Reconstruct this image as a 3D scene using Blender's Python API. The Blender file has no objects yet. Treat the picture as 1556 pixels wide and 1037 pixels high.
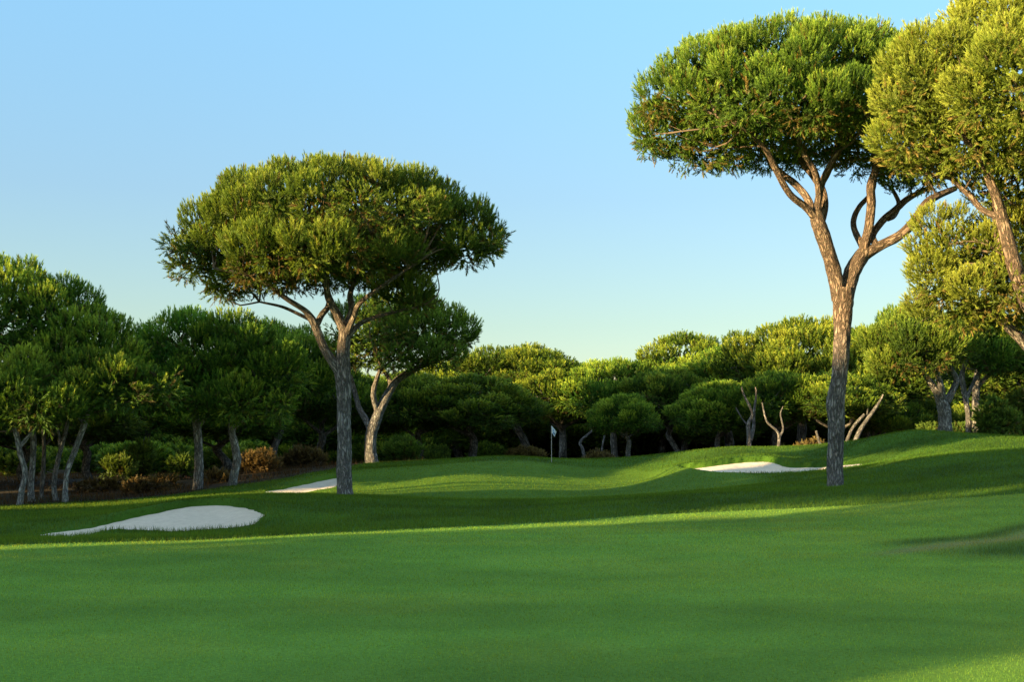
import bpy, math, random
import numpy as np

random.seed(7)
RNG = np.random.default_rng(7)
col = bpy.context.scene.collection
F_PX, CX, HZ, CAMZ = 1700.0, 778.0, 650.0, 1.7      # focal length in photo pixels, centre column, horizon row, eye height
SUN_EL = math.radians(12.0)
SUN_H = (0.848, 0.53)                                # horizontal travel direction of the sunlight


def P(px, py, Y):
    return np.array([(px - CX) / F_PX * Y, Y, CAMZ + (HZ - py) / F_PX * Y])


def uv_to_xy(u, t):                                   # u across the sun, t along it
    return t * SUN_H[0] - u * SUN_H[1], t * SUN_H[1] + u * SUN_H[0]


def sstep(a, b, x):
    t = np.clip((x - a) / (b - a), 0, 1)
    return t * t * (3 - 2 * t)


def _hash(ix, iy, iz):
    n = (ix * 374761393 + iy * 668265263 + iz * 2147483647 + 1442695041) & 0xFFFFFFFF
    n = ((n ^ (n >> 13)) * 1274126177) & 0xFFFFFFFF
    n = (n ^ (n >> 16)) & 0xFFFFFFFF
    return n.astype(np.float64) / 4294967295.0


def vnoise(x, y, z=0.0):
    x, y, z = np.broadcast_arrays(np.asarray(x, float), np.asarray(y, float), np.asarray(z, float))
    ix, iy, iz = (np.floor(a).astype(np.int64) for a in (x, y, z))
    fx, fy, fz = x - ix, y - iy, z - iz
    fx, fy, fz = (f * f * (3 - 2 * f) for f in (fx, fy, fz))
    r = 0
    for dx in (0, 1):
        for dy in (0, 1):
            for dz in (0, 1):
                w = (fx if dx else 1 - fx) * (fy if dy else 1 - fy) * (fz if dz else 1 - fz)
                r = r + w * _hash(ix + dx, iy + dy, iz + dz)
    return r


# ---------------------------------------------------------------- objects
def tag(o, label=None, cat=None, group=None, kind=None):
    if label: o['label'] = label
    if cat: o['category'] = cat
    if group: o['group'] = group
    if kind: o['kind'] = kind
    return o


def link(name, mesh, parent=None, loc=None):
    o = bpy.data.objects.new(name, mesh)
    col.objects.link(o)
    if parent: o.parent = parent
    if loc is not None: o.location = loc
    return o


def mesh_np(name, V, Fc, mat, nside, attrs=None, smooth=False):
    """V (n,3); Fc (m,nside) faces; attrs {name:(type, array)} on points."""
    me = bpy.data.meshes.new(name)
    V = np.ascontiguousarray(V, dtype=np.float32)
    Fc = np.ascontiguousarray(Fc, dtype=np.int32)
    me.vertices.add(len(V)); me.vertices.foreach_set('co', V.ravel())
    me.loops.add(Fc.size); me.loops.foreach_set('vertex_index', Fc.ravel())
    me.polygons.add(len(Fc))
    me.polygons.foreach_set('loop_start', np.arange(0, Fc.size, nside, dtype=np.int32))
    try:
        me.polygons.foreach_set('loop_total', np.full(len(Fc), nside, dtype=np.int32))
    except Exception:
        pass
    me.update(calc_edges=True)
    for k, (ty, arr) in (attrs or {}).items():
        a = me.attributes.new(k, ty, 'POINT')
        key = {'FLOAT': 'value', 'FLOAT_VECTOR': 'vector', 'FLOAT_COLOR': 'color'}[ty]
        a.data.foreach_set(key, np.ascontiguousarray(arr, dtype=np.float32).ravel())
    if smooth:
        me.polygons.foreach_set('use_smooth', np.ones(len(Fc), dtype=bool))
    me.materials.append(mat)
    return me


# ---------------------------------------------------------------- materials
def new_mat(name):
    m = bpy.data.materials.new(name); m.use_nodes = True
    nt = m.node_tree; nt.nodes.clear()
    out = nt.nodes.new('ShaderNodeOutputMaterial')
    return m, nt, out


def nd(nt, ty, **kw):
    n = nt.nodes.new(ty)
    for k, v in kw.items():
        if k.startswith('i_'):
            n.inputs[k[2:].replace('_', ' ')].default_value = v
        else:
            setattr(n, k, v)
    return n


def ramp(nt, stops):
    r = nt.nodes.new('ShaderNodeValToRGB')
    e = r.color_ramp.elements
    e[0].position, e[0].color = stops[0][0], (*stops[0][1], 1)
    e[1].position, e[1].color = stops[-1][0], (*stops[-1][1], 1)
    for p, c in stops[1:-1]:
        n = e.new(p); n.color = (*c, 1)
    return r


def mat_foliage(name, dark, mid, light, brown, transl=0.35, spec=0.25):
    m, nt, out = new_mat(name)
    L = nt.links.new
    av = nd(nt, 'ShaderNodeAttribute', attribute_name='v')
    at = nd(nt, 'ShaderNodeAttribute', attribute_name='tip')
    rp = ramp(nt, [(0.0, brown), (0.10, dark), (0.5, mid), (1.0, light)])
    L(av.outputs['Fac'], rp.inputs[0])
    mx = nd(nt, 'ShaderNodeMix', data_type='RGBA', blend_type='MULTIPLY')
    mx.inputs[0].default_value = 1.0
    tr = ramp(nt, [(0.0, (0.16, 0.15, 0.15)), (0.45, (0.68, 0.66, 0.62)), (1.0, (1.45, 1.42, 1.2))])  # needle bases darkened: shade inside the tufts is put into the colour
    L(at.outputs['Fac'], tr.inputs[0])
    L(rp.outputs[0], mx.inputs[6]); L(tr.outputs[0], mx.inputs[7])
    oi = nd(nt, 'ShaderNodeObjectInfo')
    hs = nd(nt, 'ShaderNodeHueSaturation')
    mr = nd(nt, 'ShaderNodeMapRange'); mr.inputs[3].default_value = 0.92; mr.inputs[4].default_value = 1.22
    mh = nd(nt, 'ShaderNodeMapRange'); mh.inputs[3].default_value = 0.500; mh.inputs[4].default_value = 0.520
    L(oi.outputs['Random'], mr.inputs[0]); L(oi.outputs['Random'], mh.inputs[0])
    L(mr.outputs[0], hs.inputs['Value']); L(mh.outputs[0], hs.inputs['Hue'])
    L(mx.outputs[2], hs.inputs['Color'])
    d = nd(nt, 'ShaderNodeBsdfPrincipled')
    d.inputs['Roughness'].default_value = 0.55
    d.inputs['Specular IOR Level'].default_value = spec
    t = nd(nt, 'ShaderNodeBsdfTranslucent')
    tc = nd(nt, 'ShaderNodeMix', data_type='RGBA', blend_type='MULTIPLY'); tc.inputs[0].default_value = 1
    tc.inputs[7].default_value = (1.25, 1.15, 0.55, 1)
    L(hs.outputs[0], tc.inputs[6])
    L(hs.outputs[0], d.inputs['Base Color']); L(tc.outputs[2], t.inputs['Color'])
    ms = nd(nt, 'ShaderNodeMixShader'); ms.inputs[0].default_value = transl
    L(d.outputs[0], ms.inputs[1]); L(t.outputs[0], ms.inputs[2])
    L(ms.outputs[0], out.inputs[0])
    return m


def mat_bark(name, lo, hi, scale=11.0, bump=1.0, top=None):
    m, nt, out = new_mat(name)
    L = nt.links.new
    a = nd(nt, 'ShaderNodeAttribute', attribute_name='bk')
    mp = nd(nt, 'ShaderNodeMapping'); mp.inputs['Scale'].default_value = (1, 1, 0.25)
    L(a.outputs['Vector'], mp.inputs[0])
    nz = nd(nt, 'ShaderNodeTexNoise'); nz.inputs['Scale'].default_value = scale * 1.2; nz.inputs['Detail'].default_value = 4
    L(mp.outputs[0], nz.inputs['Vector'])
    ad = nd(nt, 'ShaderNodeMix', data_type='RGBA', blend_type='LINEAR_LIGHT'); ad.inputs[0].default_value = 0.10
    L(mp.outputs[0], ad.inputs[6]); L(nz.outputs['Color'], ad.inputs[7])
    vo = nd(nt, 'ShaderNodeTexVoronoi', feature='DISTANCE_TO_EDGE'); vo.inputs['Scale'].default_value = scale
    L(ad.outputs[2], vo.inputs['Vector'])
    r1 = ramp(nt, [(0.0, (0.0, 0.0, 0.0)), (0.28, (1, 1, 1))])
    L(vo.outputs['Distance'], r1.inputs[0])
    n2 = nd(nt, 'ShaderNodeTexNoise'); n2.inputs['Scale'].default_value = 3.0; n2.inputs['Detail'].default_value = 5
    L(a.outputs['Vector'], n2.inputs['Vector'])
    r2 = ramp(nt, [(0.3, lo), (0.7, hi)])
    L(n2.outputs['Fac'], r2.inputs[0])
    mx = nd(nt, 'ShaderNodeMix', data_type='RGBA', blend_type='MULTIPLY'); mx.inputs[0].default_value = 0.72
    base_c = r2.outputs[0]
    if top:  # upper limbs warmer; the lower trunk's shade is put into the grey as well
        tcn = nd(nt, 'ShaderNodeTexCoord'); sp = nd(nt, 'ShaderNodeSeparateXYZ'); L(tcn.outputs['Object'], sp.inputs[0])
        mr = nd(nt, 'ShaderNodeMapRange', interpolation_type='SMOOTHSTEP'); mr.inputs[1].default_value = 2.6; mr.inputs[2].default_value = 5.5
        L(sp.outputs['Z'], mr.inputs[0])
        r4 = ramp(nt, [(0.3, top[0]), (0.7, top[1])]); L(n2.outputs['Fac'], r4.inputs[0])
        tm = nd(nt, 'ShaderNodeMix', data_type='RGBA'); L(mr.outputs[0], tm.inputs[0]); L(r2.outputs[0], tm.inputs[6]); L(r4.outputs[0], tm.inputs[7])
        base_c = tm.outputs[2]
    L(base_c, mx.inputs[6]); L(r1.outputs[0], mx.inputs[7])
    n3 = nd(nt, 'ShaderNodeTexNoise'); n3.inputs['Scale'].default_value = 45.0; n3.inputs['Detail'].default_value = 3
    L(a.outputs['Vector'], n3.inputs['Vector'])
    m3 = nd(nt, 'ShaderNodeMix', data_type='RGBA', blend_type='OVERLAY'); m3.inputs[0].default_value = 0.6
    L(mx.outputs[2], m3.inputs[6]); L(n3.outputs['Color'], m3.inputs[7])
    hsv = nd(nt, 'ShaderNodeHueSaturation'); hsv.inputs['Saturation'].default_value = 0.85
    L(m3.outputs[2], hsv.inputs['Color'])
    b = nd(nt, 'ShaderNodeBump'); b.inputs['Strength'].default_value = bump; b.inputs['Distance'].default_value = 0.05
    L(r1.outputs[0], b.inputs['Height'])
    d = nd(nt, 'ShaderNodeBsdfPrincipled'); d.inputs['Roughness'].default_value = 0.9
    d.inputs['Specular IOR Level'].default_value = 0.15
    L(hsv.outputs[0], d.inputs['Base Color']); L(b.outputs[0], d.inputs['Normal'])
    L(d.outputs[0], out.inputs[0])
    return m


def mat_ground(name):
    m, nt, out = new_mat(name)
    L = nt.links.new
    a = nd(nt, 'ShaderNodeAttribute', attribute_name='gc')
    g = nd(nt, 'ShaderNodeNewGeometry')
    n1 = nd(nt, 'ShaderNodeTexNoise'); n1.inputs['Scale'].default_value = 35.0; n1.inputs['Detail'].default_value = 6
    n1.inputs['Roughness'].default_value = 0.75
    L(g.outputs['Position'], n1.inputs['Vector'])
    r = ramp(nt, [(0.25, (0.45, 0.5, 0.45)), (0.75, (1.35, 1.3, 1.2))])
    L(n1.outputs['Fac'], r.inputs[0])
    n2 = nd(nt, 'ShaderNodeTexNoise'); n2.inputs['Scale'].default_value = 1.3; n2.inputs['Detail'].default_value = 4
    L(g.outputs['Position'], n2.inputs['Vector'])
    r2 = ramp(nt, [(0.3, (0.85, 0.9, 0.85)), (0.7, (1.12, 1.08, 1.1))])
    L(n2.outputs['Fac'], r2.inputs[0])
    mx = nd(nt, 'ShaderNodeMix', data_type='RGBA', blend_type='MULTIPLY'); mx.inputs[0].default_value = 1
    L(a.outputs['Color'], mx.inputs[6]); L(r.outputs[0], mx.inputs[7])
    m2 = nd(nt, 'ShaderNodeMix', data_type='RGBA', blend_type='MULTIPLY'); m2.inputs[0].default_value = 1
    L(mx.outputs[2], m2.inputs[6]); L(r2.outputs[0], m2.inputs[7])
    b = nd(nt, 'ShaderNodeBump'); b.inputs['Strength'].default_value = 0.5; b.inputs['Distance'].default_value = 0.03
    L(n1.outputs['Fac'], b.inputs['Height'])
    d = nd(nt, 'ShaderNodeBsdfPrincipled'); d.inputs['Roughness'].default_value = 0.9
    d.inputs['Specular IOR Level'].default_value = 0.08
    L(m2.outputs[2], d.inputs['Base Color']); L(b.outputs[0], d.inputs['Normal'])
    L(d.outputs[0], out.inputs[0])
    return m


def mat_grass(name):
    m, nt, out = new_mat(name)
    L = nt.links.new
    a = nd(nt, 'ShaderNodeAttribute', attribute_name='gc')
    d = nd(nt, 'ShaderNodeBsdfPrincipled'); d.inputs['Roughness'].default_value = 0.6
    d.inputs['Specular IOR Level'].default_value = 0.15
    t = nd(nt, 'ShaderNodeBsdfTranslucent')
    tc = nd(nt, 'ShaderNodeMix', data_type='RGBA', blend_type='MULTIPLY'); tc.inputs[0].default_value = 1
    tc.inputs[7].default_value = (2.9, 1.7, 0.4, 1)
    L(a.outputs['Color'], tc.inputs[6])
    L(a.outputs['Color'], d.inputs['Base Color']); L(tc.outputs[2], t.inputs['Color'])
    ms = nd(nt, 'ShaderNodeMixShader'); ms.inputs[0].default_value = 0.45
    L(d.outputs[0], ms.inputs[1]); L(t.outputs[0], ms.inputs[2])
    L(ms.outputs[0], out.inputs[0])
    return m


def mat_sand():
    m, nt, out = new_mat('bunker_sand')
    L = nt.links.new
    g = nd(nt, 'ShaderNodeNewGeometry')
    n1 = nd(nt, 'ShaderNodeTexNoise'); n1.inputs['Scale'].default_value = 5.0; n1.inputs['Detail'].default_value = 8
    n1.inputs['Roughness'].default_value = 0.7
    L(g.outputs['Position'], n1.inputs['Vector'])
    r = ramp(nt, [(0.3, (0.75, 0.58, 0.42)), (0.7, (0.91, 0.73, 0.55))])
    L(n1.outputs['Fac'], r.inputs[0])
    wv = nd(nt, 'ShaderNodeTexWave'); wv.inputs['Scale'].default_value = 4.0; wv.inputs['Distortion'].default_value = 6.0
    wv.inputs['Detail'].default_value = 3
    L(g.outputs['Position'], wv.inputs['Vector'])
    b0 = nd(nt, 'ShaderNodeBump'); b0.inputs['Strength'].default_value = 0.12; b0.inputs['Distance'].default_value = 0.03
    L(wv.outputs['Fac'], b0.inputs['Height'])
    b = nd(nt, 'ShaderNodeBump'); b.inputs['Strength'].default_value = 0.6; b.inputs['Distance'].default_value = 0.05
    L(n1.outputs['Fac'], b.inputs['Height']); L(b0.outputs[0], b.inputs['Normal'])
    d = nd(nt, 'ShaderNodeBsdfPrincipled'); d.inputs['Roughness'].default_value = 0.95
    L(r.outputs[0], d.inputs['Base Color']); L(b.outputs[0], d.inputs['Normal'])
    L(d.outputs[0], out.inputs[0])
    return m


def mat_plain(name, c, rough=0.6, noise=0.12, scale=20.0):
    m, nt, out = new_mat(name)
    L = nt.links.new
    g = nd(nt, 'ShaderNodeTexCoord')
    n1 = nd(nt, 'ShaderNodeTexNoise'); n1.inputs['Scale'].default_value = scale
    L(g.outputs['Object'], n1.inputs['Vector'])
    lo = tuple(x * (1 - noise) for x in c); hi = tuple(min(1, x * (1 + noise)) for x in c)
    r = ramp(nt, [(0.3, lo), (0.7, hi)])
    L(n1.outputs['Fac'], r.inputs[0])
    d = nd(nt, 'ShaderNodeBsdfPrincipled'); d.inputs['Roughness'].default_value = rough
    L(r.outputs[0], d.inputs['Base Color']); L(d.outputs[0], out.inputs[0])
    return m


def mat_hill():
    m, nt, out = new_mat('hazed_hill_cover')
    L = nt.links.new
    g = nd(nt, 'ShaderNodeNewGeometry')
    n1 = nd(nt, 'ShaderNodeTexNoise'); n1.inputs['Scale'].default_value = 0.03; n1.inputs['Detail'].default_value = 8
    n1.inputs['Roughness'].default_value = 0.7
    L(g.outputs['Position'], n1.inputs['Vector'])
    r = ramp(nt, [(0.35, (0.10, 0.135, 0.13)), (0.5, (0.16, 0.19, 0.17)), (0.62, (0.30, 0.30, 0.25))])  # blue-grey tones carry the distance haze in the colour
    L(n1.outputs['Fac'], r.inputs[0])
    d = nd(nt, 'ShaderNodeBsdfPrincipled'); d.inputs['Roughness'].default_value = 1.0
    L(r.outputs[0], d.inputs['Base Color']); L(d.outputs[0], out.inputs[0])
    return m


#                         dark                 mid                  light               brown
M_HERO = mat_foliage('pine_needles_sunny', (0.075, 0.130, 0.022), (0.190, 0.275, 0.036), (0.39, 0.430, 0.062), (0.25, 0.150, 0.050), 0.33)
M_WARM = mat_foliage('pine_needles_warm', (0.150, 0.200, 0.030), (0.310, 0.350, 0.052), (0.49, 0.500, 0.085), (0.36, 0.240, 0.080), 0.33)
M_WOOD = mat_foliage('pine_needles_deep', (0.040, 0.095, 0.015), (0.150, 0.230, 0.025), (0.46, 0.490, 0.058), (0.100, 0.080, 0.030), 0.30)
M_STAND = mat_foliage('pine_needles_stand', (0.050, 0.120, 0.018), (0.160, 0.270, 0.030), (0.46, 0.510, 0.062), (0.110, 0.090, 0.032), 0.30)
M_BUSH = mat_foliage('shrub_leaves', (0.06, 0.10, 0.02), (0.13, 0.19, 0.03), (0.22, 0.28, 0.05), (0.12, 0.09, 0.03), 0.4)
M_DRY = mat_foliage('dry_brush', (0.085, 0.055, 0.022), (0.18, 0.115, 0.048), (0.27, 0.19, 0.08), (0.10, 0.06, 0.03), 0.3)
M_BARK = mat_bark('pine_bark', (0.25, 0.215, 0.19), (0.44, 0.385, 0.34), top=((0.24, 0.17, 0.12), (0.40, 0.29, 0.20)))
M_LIMB = mat_bark('pine_bark_warm', (0.25, 0.215, 0.19), (0.44, 0.385, 0.34), 11.0, 1.0, top=((0.25, 0.15, 0.09), (0.44, 0.28, 0.17)))
M_BARK_PALE = mat_bark('pine_bark_pale', (0.38, 0.335, 0.30), (0.62, 0.56, 0.50))
M_BARK_FAR = mat_bark('pine_bark_distant', (0.19, 0.16, 0.135), (0.38, 0.32, 0.27), 8.0, 0.8)
M_TWIG = mat_plain('twig_bark', (0.16, 0.105, 0.065), 0.9)
M_GROUND = mat_ground('turf')
M_GRASS = mat_grass('grass_blades')
M_SAND = mat_sand()
M_HILL = mat_hill()

# ---------------------------------------------------------------- terrain
CP_PX = [  # (px, py, Y) read as points on the ground
    (778, 1037, 7.5), (0, 1037, 7.5), (1556, 1030, 7.5), (0, 930, 10.9), (778, 925, 11.3), (1556, 915, 11.8),
    (0, 832, 18.0), (350, 818, 20.0), (700, 803, 22.3), (1000, 785, 25.0), (1250, 771, 26.0), (1556, 760, 26.0),
    (0, 880, 14.0), (778, 865, 15.5), (1300, 850, 16.0), (1556, 815, 19.5), (1556, 850, 16.0),
    (60, 815, 24.0), (240, 808, 25.5), (400, 786, 27.0), (330, 768, 29.5), (220, 785, 28.0), (330, 757, 32.0), (180, 775, 31.5),
    (0, 800, 26.5), (0, 778, 33.0), (60, 771, 36.0), (-200, 775, 36.0), (140, 772, 35.0), (200, 762, 39.0), (300, 748, 44.0), (350, 741, 44.0),
    (430, 752, 38.0), (450, 750, 41.0), (510, 732, 44.5), (470, 722, 48.0), (524, 755, 36.0), (600, 757, 36.5), (700, 776, 29.0), (900, 766, 30.0),
    (525, 751, 40.0), (600, 752, 40.3), (640, 750, 40.5), (700, 752, 41.0), (700, 735, 43.2), (700, 721, 45.5), (640, 706, 53.0), (565, 704, 57.0), (770, 694, 55.0), (840, 702, 57.5), (830, 718, 48.5), (900, 751, 43.5), (900, 738, 47.0), (900, 758, 36.0),
    (950, 696, 55.0), (1000, 728, 48.0), (1000, 745, 43.0), (1010, 692, 54.0), (1120, 681, 52.5), (1150, 701, 49.5), (1150, 718, 46.0), (1040, 714, 47.0), (1300, 705, 47.0),
    (1150, 747, 32.0), (1150, 739, 38.0), (1268, 740, 34.0), (1268, 729, 39.0), (1240, 691, 51.0), (1300, 680, 50.0), (1380, 656, 50.0), (1440, 658, 51.0), (1500, 665, 48.0), (1556, 669, 46.0),
    (1400, 697, 41.0), (1556, 700, 36.0), (1400, 740, 30.0), (1700, 700, 36.0), (1750, 680, 46.0),
]
CP = [(*P(a, b, c)[:2], P(a, b, c)[2]) for a, b, c in CP_PX]
CP += [(0, 3, 0.05), (0, -10, 0.2), (-20, -10, 0.2), (20, -10, 0.3), (-30, 5, 0.0), (-30, 20, -0.4), (25, 8, 0.3), (30, 25, 0.9), (34, 45, 1.1), (-45, 35, -0.9),
       (-45, 0, 0.0), (-45, 60, -1.1), (-25, 60, -1.1), (-10, 66, -0.9), (0, 68, -0.8), (8, 68, -0.7), (16, 62, -0.2), (22, 58, 0.9), (30, 62, 0.9), (40, 70, 0.6),
       (-30, 90, -1.2), (0, 90, -0.9), (30, 90, -0.4), (60, 60, 0.8), (60, 20, 0.8), (60, 100, 0), (-60, 110, -1.2), (0, 120, -1.0), (60, 120, -0.5), (-65, 60, -1.1), (-65, 0, 0)]
CP = np.array(CP)


def _tps_fit(pts, lam=0.02):
    n = len(pts)
    d = np.hypot(pts[:, None, 0] - pts[None, :, 0], pts[:, None, 1] - pts[None, :, 1])
    K = np.where(d > 0, d * d * np.log(d + 1e-12), 0) + lam * np.eye(n) * 5
    Pm = np.c_[np.ones(n), pts[:, :2]]
    A = np.block([[K, Pm], [Pm.T, np.zeros((3, 3))]])
    return np.linalg.solve(A, np.r_[pts[:, 2], 0, 0, 0])


_W = _tps_fit(CP)
BUNKERS = []                                          # filled below: polygon (n,2), depth


def poly_dist(poly, x, y):
    """signed distance to a polygon: negative inside."""
    x = np.asarray(x, float); y = np.asarray(y, float)
    n = len(poly)
    best = np.full(x.shape, 1e9); inside = np.zeros(x.shape, bool)
    for i in range(n):
        ax, ay = poly[i]; bx, by = poly[(i + 1) % n]
        ex, ey = bx - ax, by - ay
        t = np.clip(((x - ax) * ex + (y - ay) * ey) / (ex * ex + ey * ey + 1e-12), 0, 1)
        best = np.minimum(best, np.hypot(x - ax - t * ex, y - ay - t * ey))
        cnd = ((ay > y) != (by > y))
        with np.errstate(divide='ignore', invalid='ignore'):
            xi = ax + (y - ay) * ex / (ey if abs(ey) > 1e-12 else 1e-12)
        inside ^= cnd & (x < xi)
    return np.where(inside, -best, best)


def ground0(x, y):
    x = np.asarray(x, float); y = np.asarray(y, float)
    sh = x.shape
    x = x.ravel(); y = y.ravel()
    xc = np.clip(x, -62, 60); yc = np.clip(y, -12, 118)
    z = _W[-3] + _W[-2] * xc + _W[-1] * yc
    for i in range(len(CP)):
        d2 = (xc - CP[i, 0]) ** 2 + (yc - CP[i, 1]) ** 2
        z = z + _W[i] * 0.5 * d2 * np.log(d2 + 1e-12)
    z = np.clip(z, -3, 4)
    far = np.hypot(x - xc, y - yc)
    k = sstep(0, 60, far)
    z = z * (1 - k) + (-1.2) * k
    return z.reshape(sh)


def ground(x, y, sand=False):
    x = np.asarray(x, float); y = np.asarray(y, float)
    z = ground0(x, y)
    z = z + (vnoise(x * 0.35, y * 0.35) - 0.5) * 0.05 + (vnoise(x * 1.1, y * 1.1, 3) - 0.5) * 0.018
    for poly, depth, rim in BUNKERS:
        near = (x > poly[:, 0].min() - 3) & (x < poly[:, 0].max() + 3) & (y > poly[:, 1].min() - 3) & (y < poly[:, 1].max() + 3)
        if not np.any(near): continue
        xs, ys = (x[near], y[near]) if x.ndim else (x, y)
        d = poly_dist(poly, xs, ys) + (vnoise(xs * 1.6, ys * 1.6, 2) - 0.5) * 0.22 + (vnoise(xs * 5.5, ys * 5.5, 4) - 0.5) * 0.10
        ex = max(0.6, (poly[:, 1].max() - poly[:, 1].min()) * 0.5)
        side = sstep(-0.5, 0.5, (ys - poly[:, 1].mean()) / ex)
        dz = -depth * sstep(0.0, 0.9, -d) - (0.03 if sand else 0.06 * sstep(0.02, -0.10, d) + 0.06 * side * sstep(0.05, -0.15, d))
        if not sand: dz = dz + rim * sstep(-0.05, 0.14, d) * np.exp(-(np.maximum(d, 0) / 1.1) ** 2) * side   # turf lip standing over the far edge
        if x.ndim: z[near] += dz
        else: z = z + dz
    return z


def hit(px, py, y0=5.0, y1=90.0, f=ground0):
    ys = np.linspace(y0, y1, 3000)
    xs = (px - CX) / F_PX * ys
    zr = CAMZ + (HZ - py) / F_PX * ys
    b = zr < f(xs, ys)
    i = int(np.argmax(b)) if b.any() else len(ys) - 1
    return np.array([xs[i], ys[i]])


def g1(x, y):
    return float(ground(np.array([x]), np.array([y]))[0])


B_PX = [
    ([(46, 812), (110, 817), (155, 806), (200, 804), (260, 807), (330, 804), (385, 798), (405, 784), (392, 776), (365, 770), (320, 767), (280, 770), (225, 783), (190, 790), (130, 801), (90, 807)], 23.5, 32.0, 0.10, 0.16),
    ([(396, 748), (425, 744), (465, 736), (500, 728), (517, 726), (521, 738), (490, 745), (450, 751), (420, 752)], 38.5, 50.0, 0.08, 0.12),
    ([(1028, 713), (1060, 711), (1090, 707), (1115, 703), (1150, 701), (1178, 703), (1200, 711), (1240, 709), (1312, 702), (1308, 707), (1250, 713), (1200, 717), (1150, 719), (1100, 718), (1060, 715)], 43.0, 52.0, 0.12, 0.22),
]
for pts, ya, yb, dep, rim in B_PX:
    poly = np.array([hit(a, b, ya, yb) for a, b in pts])
    BUNKERS.append((poly, dep, rim))
_tmp = []
for poly, dep, rim in BUNKERS:                        # round the outlines
    q = poly
    for _ in range(3):
        nx = np.roll(q, -1, 0)
        q = np.stack([0.75 * q + 0.25 * nx, 0.25 * q + 0.75 * nx], 1).reshape(-1, 2)
    _tmp.append((q, dep, rim))
BUNKERS[:] = _tmp

TREELINE = np.array([(-80, 33), (-40, 34), (-20, 37.2), (-14.6, 39.5), (-12.4, 43.0), (-10.5, 44.5), (-8.5, 49), (-7.3, 56), (-5, 59), (-1, 62), (4, 64), (8, 60), (12, 58), (16, 56), (18.5, 57), (24, 56), (32, 52), (60, 50)])


def zones(x, y):
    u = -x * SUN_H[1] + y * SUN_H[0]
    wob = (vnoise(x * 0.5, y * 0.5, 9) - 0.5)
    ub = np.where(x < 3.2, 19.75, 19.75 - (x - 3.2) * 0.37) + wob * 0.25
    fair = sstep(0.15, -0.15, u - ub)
    gd = np.hypot((x - 0.3) / 9.5, (y - 44.0) / 7.8) + wob * 0.08
    green = sstep(1.10, 0.90, gd) * 0.8
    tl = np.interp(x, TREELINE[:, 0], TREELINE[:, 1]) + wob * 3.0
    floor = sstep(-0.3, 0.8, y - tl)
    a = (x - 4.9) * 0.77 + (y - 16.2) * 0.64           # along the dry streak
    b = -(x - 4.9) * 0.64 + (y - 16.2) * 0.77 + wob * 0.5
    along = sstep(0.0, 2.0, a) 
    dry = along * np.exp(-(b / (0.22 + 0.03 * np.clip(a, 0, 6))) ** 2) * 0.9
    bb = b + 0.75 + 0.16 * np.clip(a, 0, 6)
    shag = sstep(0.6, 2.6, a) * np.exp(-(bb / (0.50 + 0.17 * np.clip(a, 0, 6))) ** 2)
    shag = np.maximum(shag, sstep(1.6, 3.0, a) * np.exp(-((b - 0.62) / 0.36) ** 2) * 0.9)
    return fair, green, floor, dry, shag


def ground_color(x, y):
    fair, green, floor, dry, shag = zones(x, y)
    n = vnoise(x * 0.22, y * 0.55, 5); n2 = vnoise(x * 1.7, y * 1.7, 6); n3 = vnoise(x * 0.7, y * 0.9, 8)
    C = lambda *c: np.array(c)[None, :]
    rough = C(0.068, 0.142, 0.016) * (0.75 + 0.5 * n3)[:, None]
    fw = C(0.158, 0.305, 0.044) * (0.74 + 0.36 * n + 0.16 * vnoise(x * 0.9, y * 2.2, 21))[:, None] + C(0.022, 0.004, 0.0) * sstep(0.45, 0.8, n3)[:, None]
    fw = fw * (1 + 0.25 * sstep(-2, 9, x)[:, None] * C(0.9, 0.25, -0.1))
    gr = C(0.120, 0.215, 0.020) * (0.9 + 0.2 * n)[:, None]
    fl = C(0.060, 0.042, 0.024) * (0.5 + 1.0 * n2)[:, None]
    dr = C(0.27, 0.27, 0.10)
    sh = C(0.085, 0.165, 0.042)  # long grass, with the shade of its hollow put into the dark colour
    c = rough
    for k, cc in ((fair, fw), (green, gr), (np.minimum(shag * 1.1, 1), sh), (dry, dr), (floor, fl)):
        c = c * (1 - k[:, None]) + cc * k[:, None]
    return c


def build_terrain():
    def axis(segs):
        out = [segs[0][0]]
        for a, b, s in segs:
            n = max(1, int(round((b - a) / s)))
            out += list(np.linspace(a, b, n + 1)[1:])
        return np.array(out)
    xs = axis([(-3000, -600, 400), (-600, -120, 60), (-120, -60, 6), (-60, -26, 1.0), (-26, -12, 0.2), (-12, -5, 0.07), (-5, 6, 0.2), (6, 16.5, 0.1), (16.5, 26, 0.2), (26, 60, 1.0), (60, 120, 6), (120, 600, 60), (600, 3000, 400)])
    ys = axis([(-600, -60, 60), (-60, -12, 4), (-12, 5, 0.5), (5, 23, 0.16), (23, 31, 0.07), (31, 39, 0.2), (39, 51, 0.13), (51, 66, 0.25), (66, 125, 1.5), (125, 250, 12), (250, 900, 60), (900, 4000, 400)])
    X, Y = np.meshgrid(xs, ys)
    x, y = X.ravel(), Y.ravel()
    z = ground(x, y)
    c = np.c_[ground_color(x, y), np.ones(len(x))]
    nx, ny = len(xs), len(ys)
    i = np.arange(nx * ny).reshape(ny, nx)
    q = np.stack([i[:-1, :-1], i[:-1, 1:], i[1:, 1:], i[1:, :-1]], -1).reshape(-1, 4)
    me = mesh_np('ground', np.c_[x, y, z], q, M_GROUND, 4, {'gc': ('FLOAT_COLOR', c)}, True)
    o = link('ground', me)
    tag(o, 'mown green fairway and rolling rough running back to the wood', 'ground', kind='structure')


build_terrain()


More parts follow.
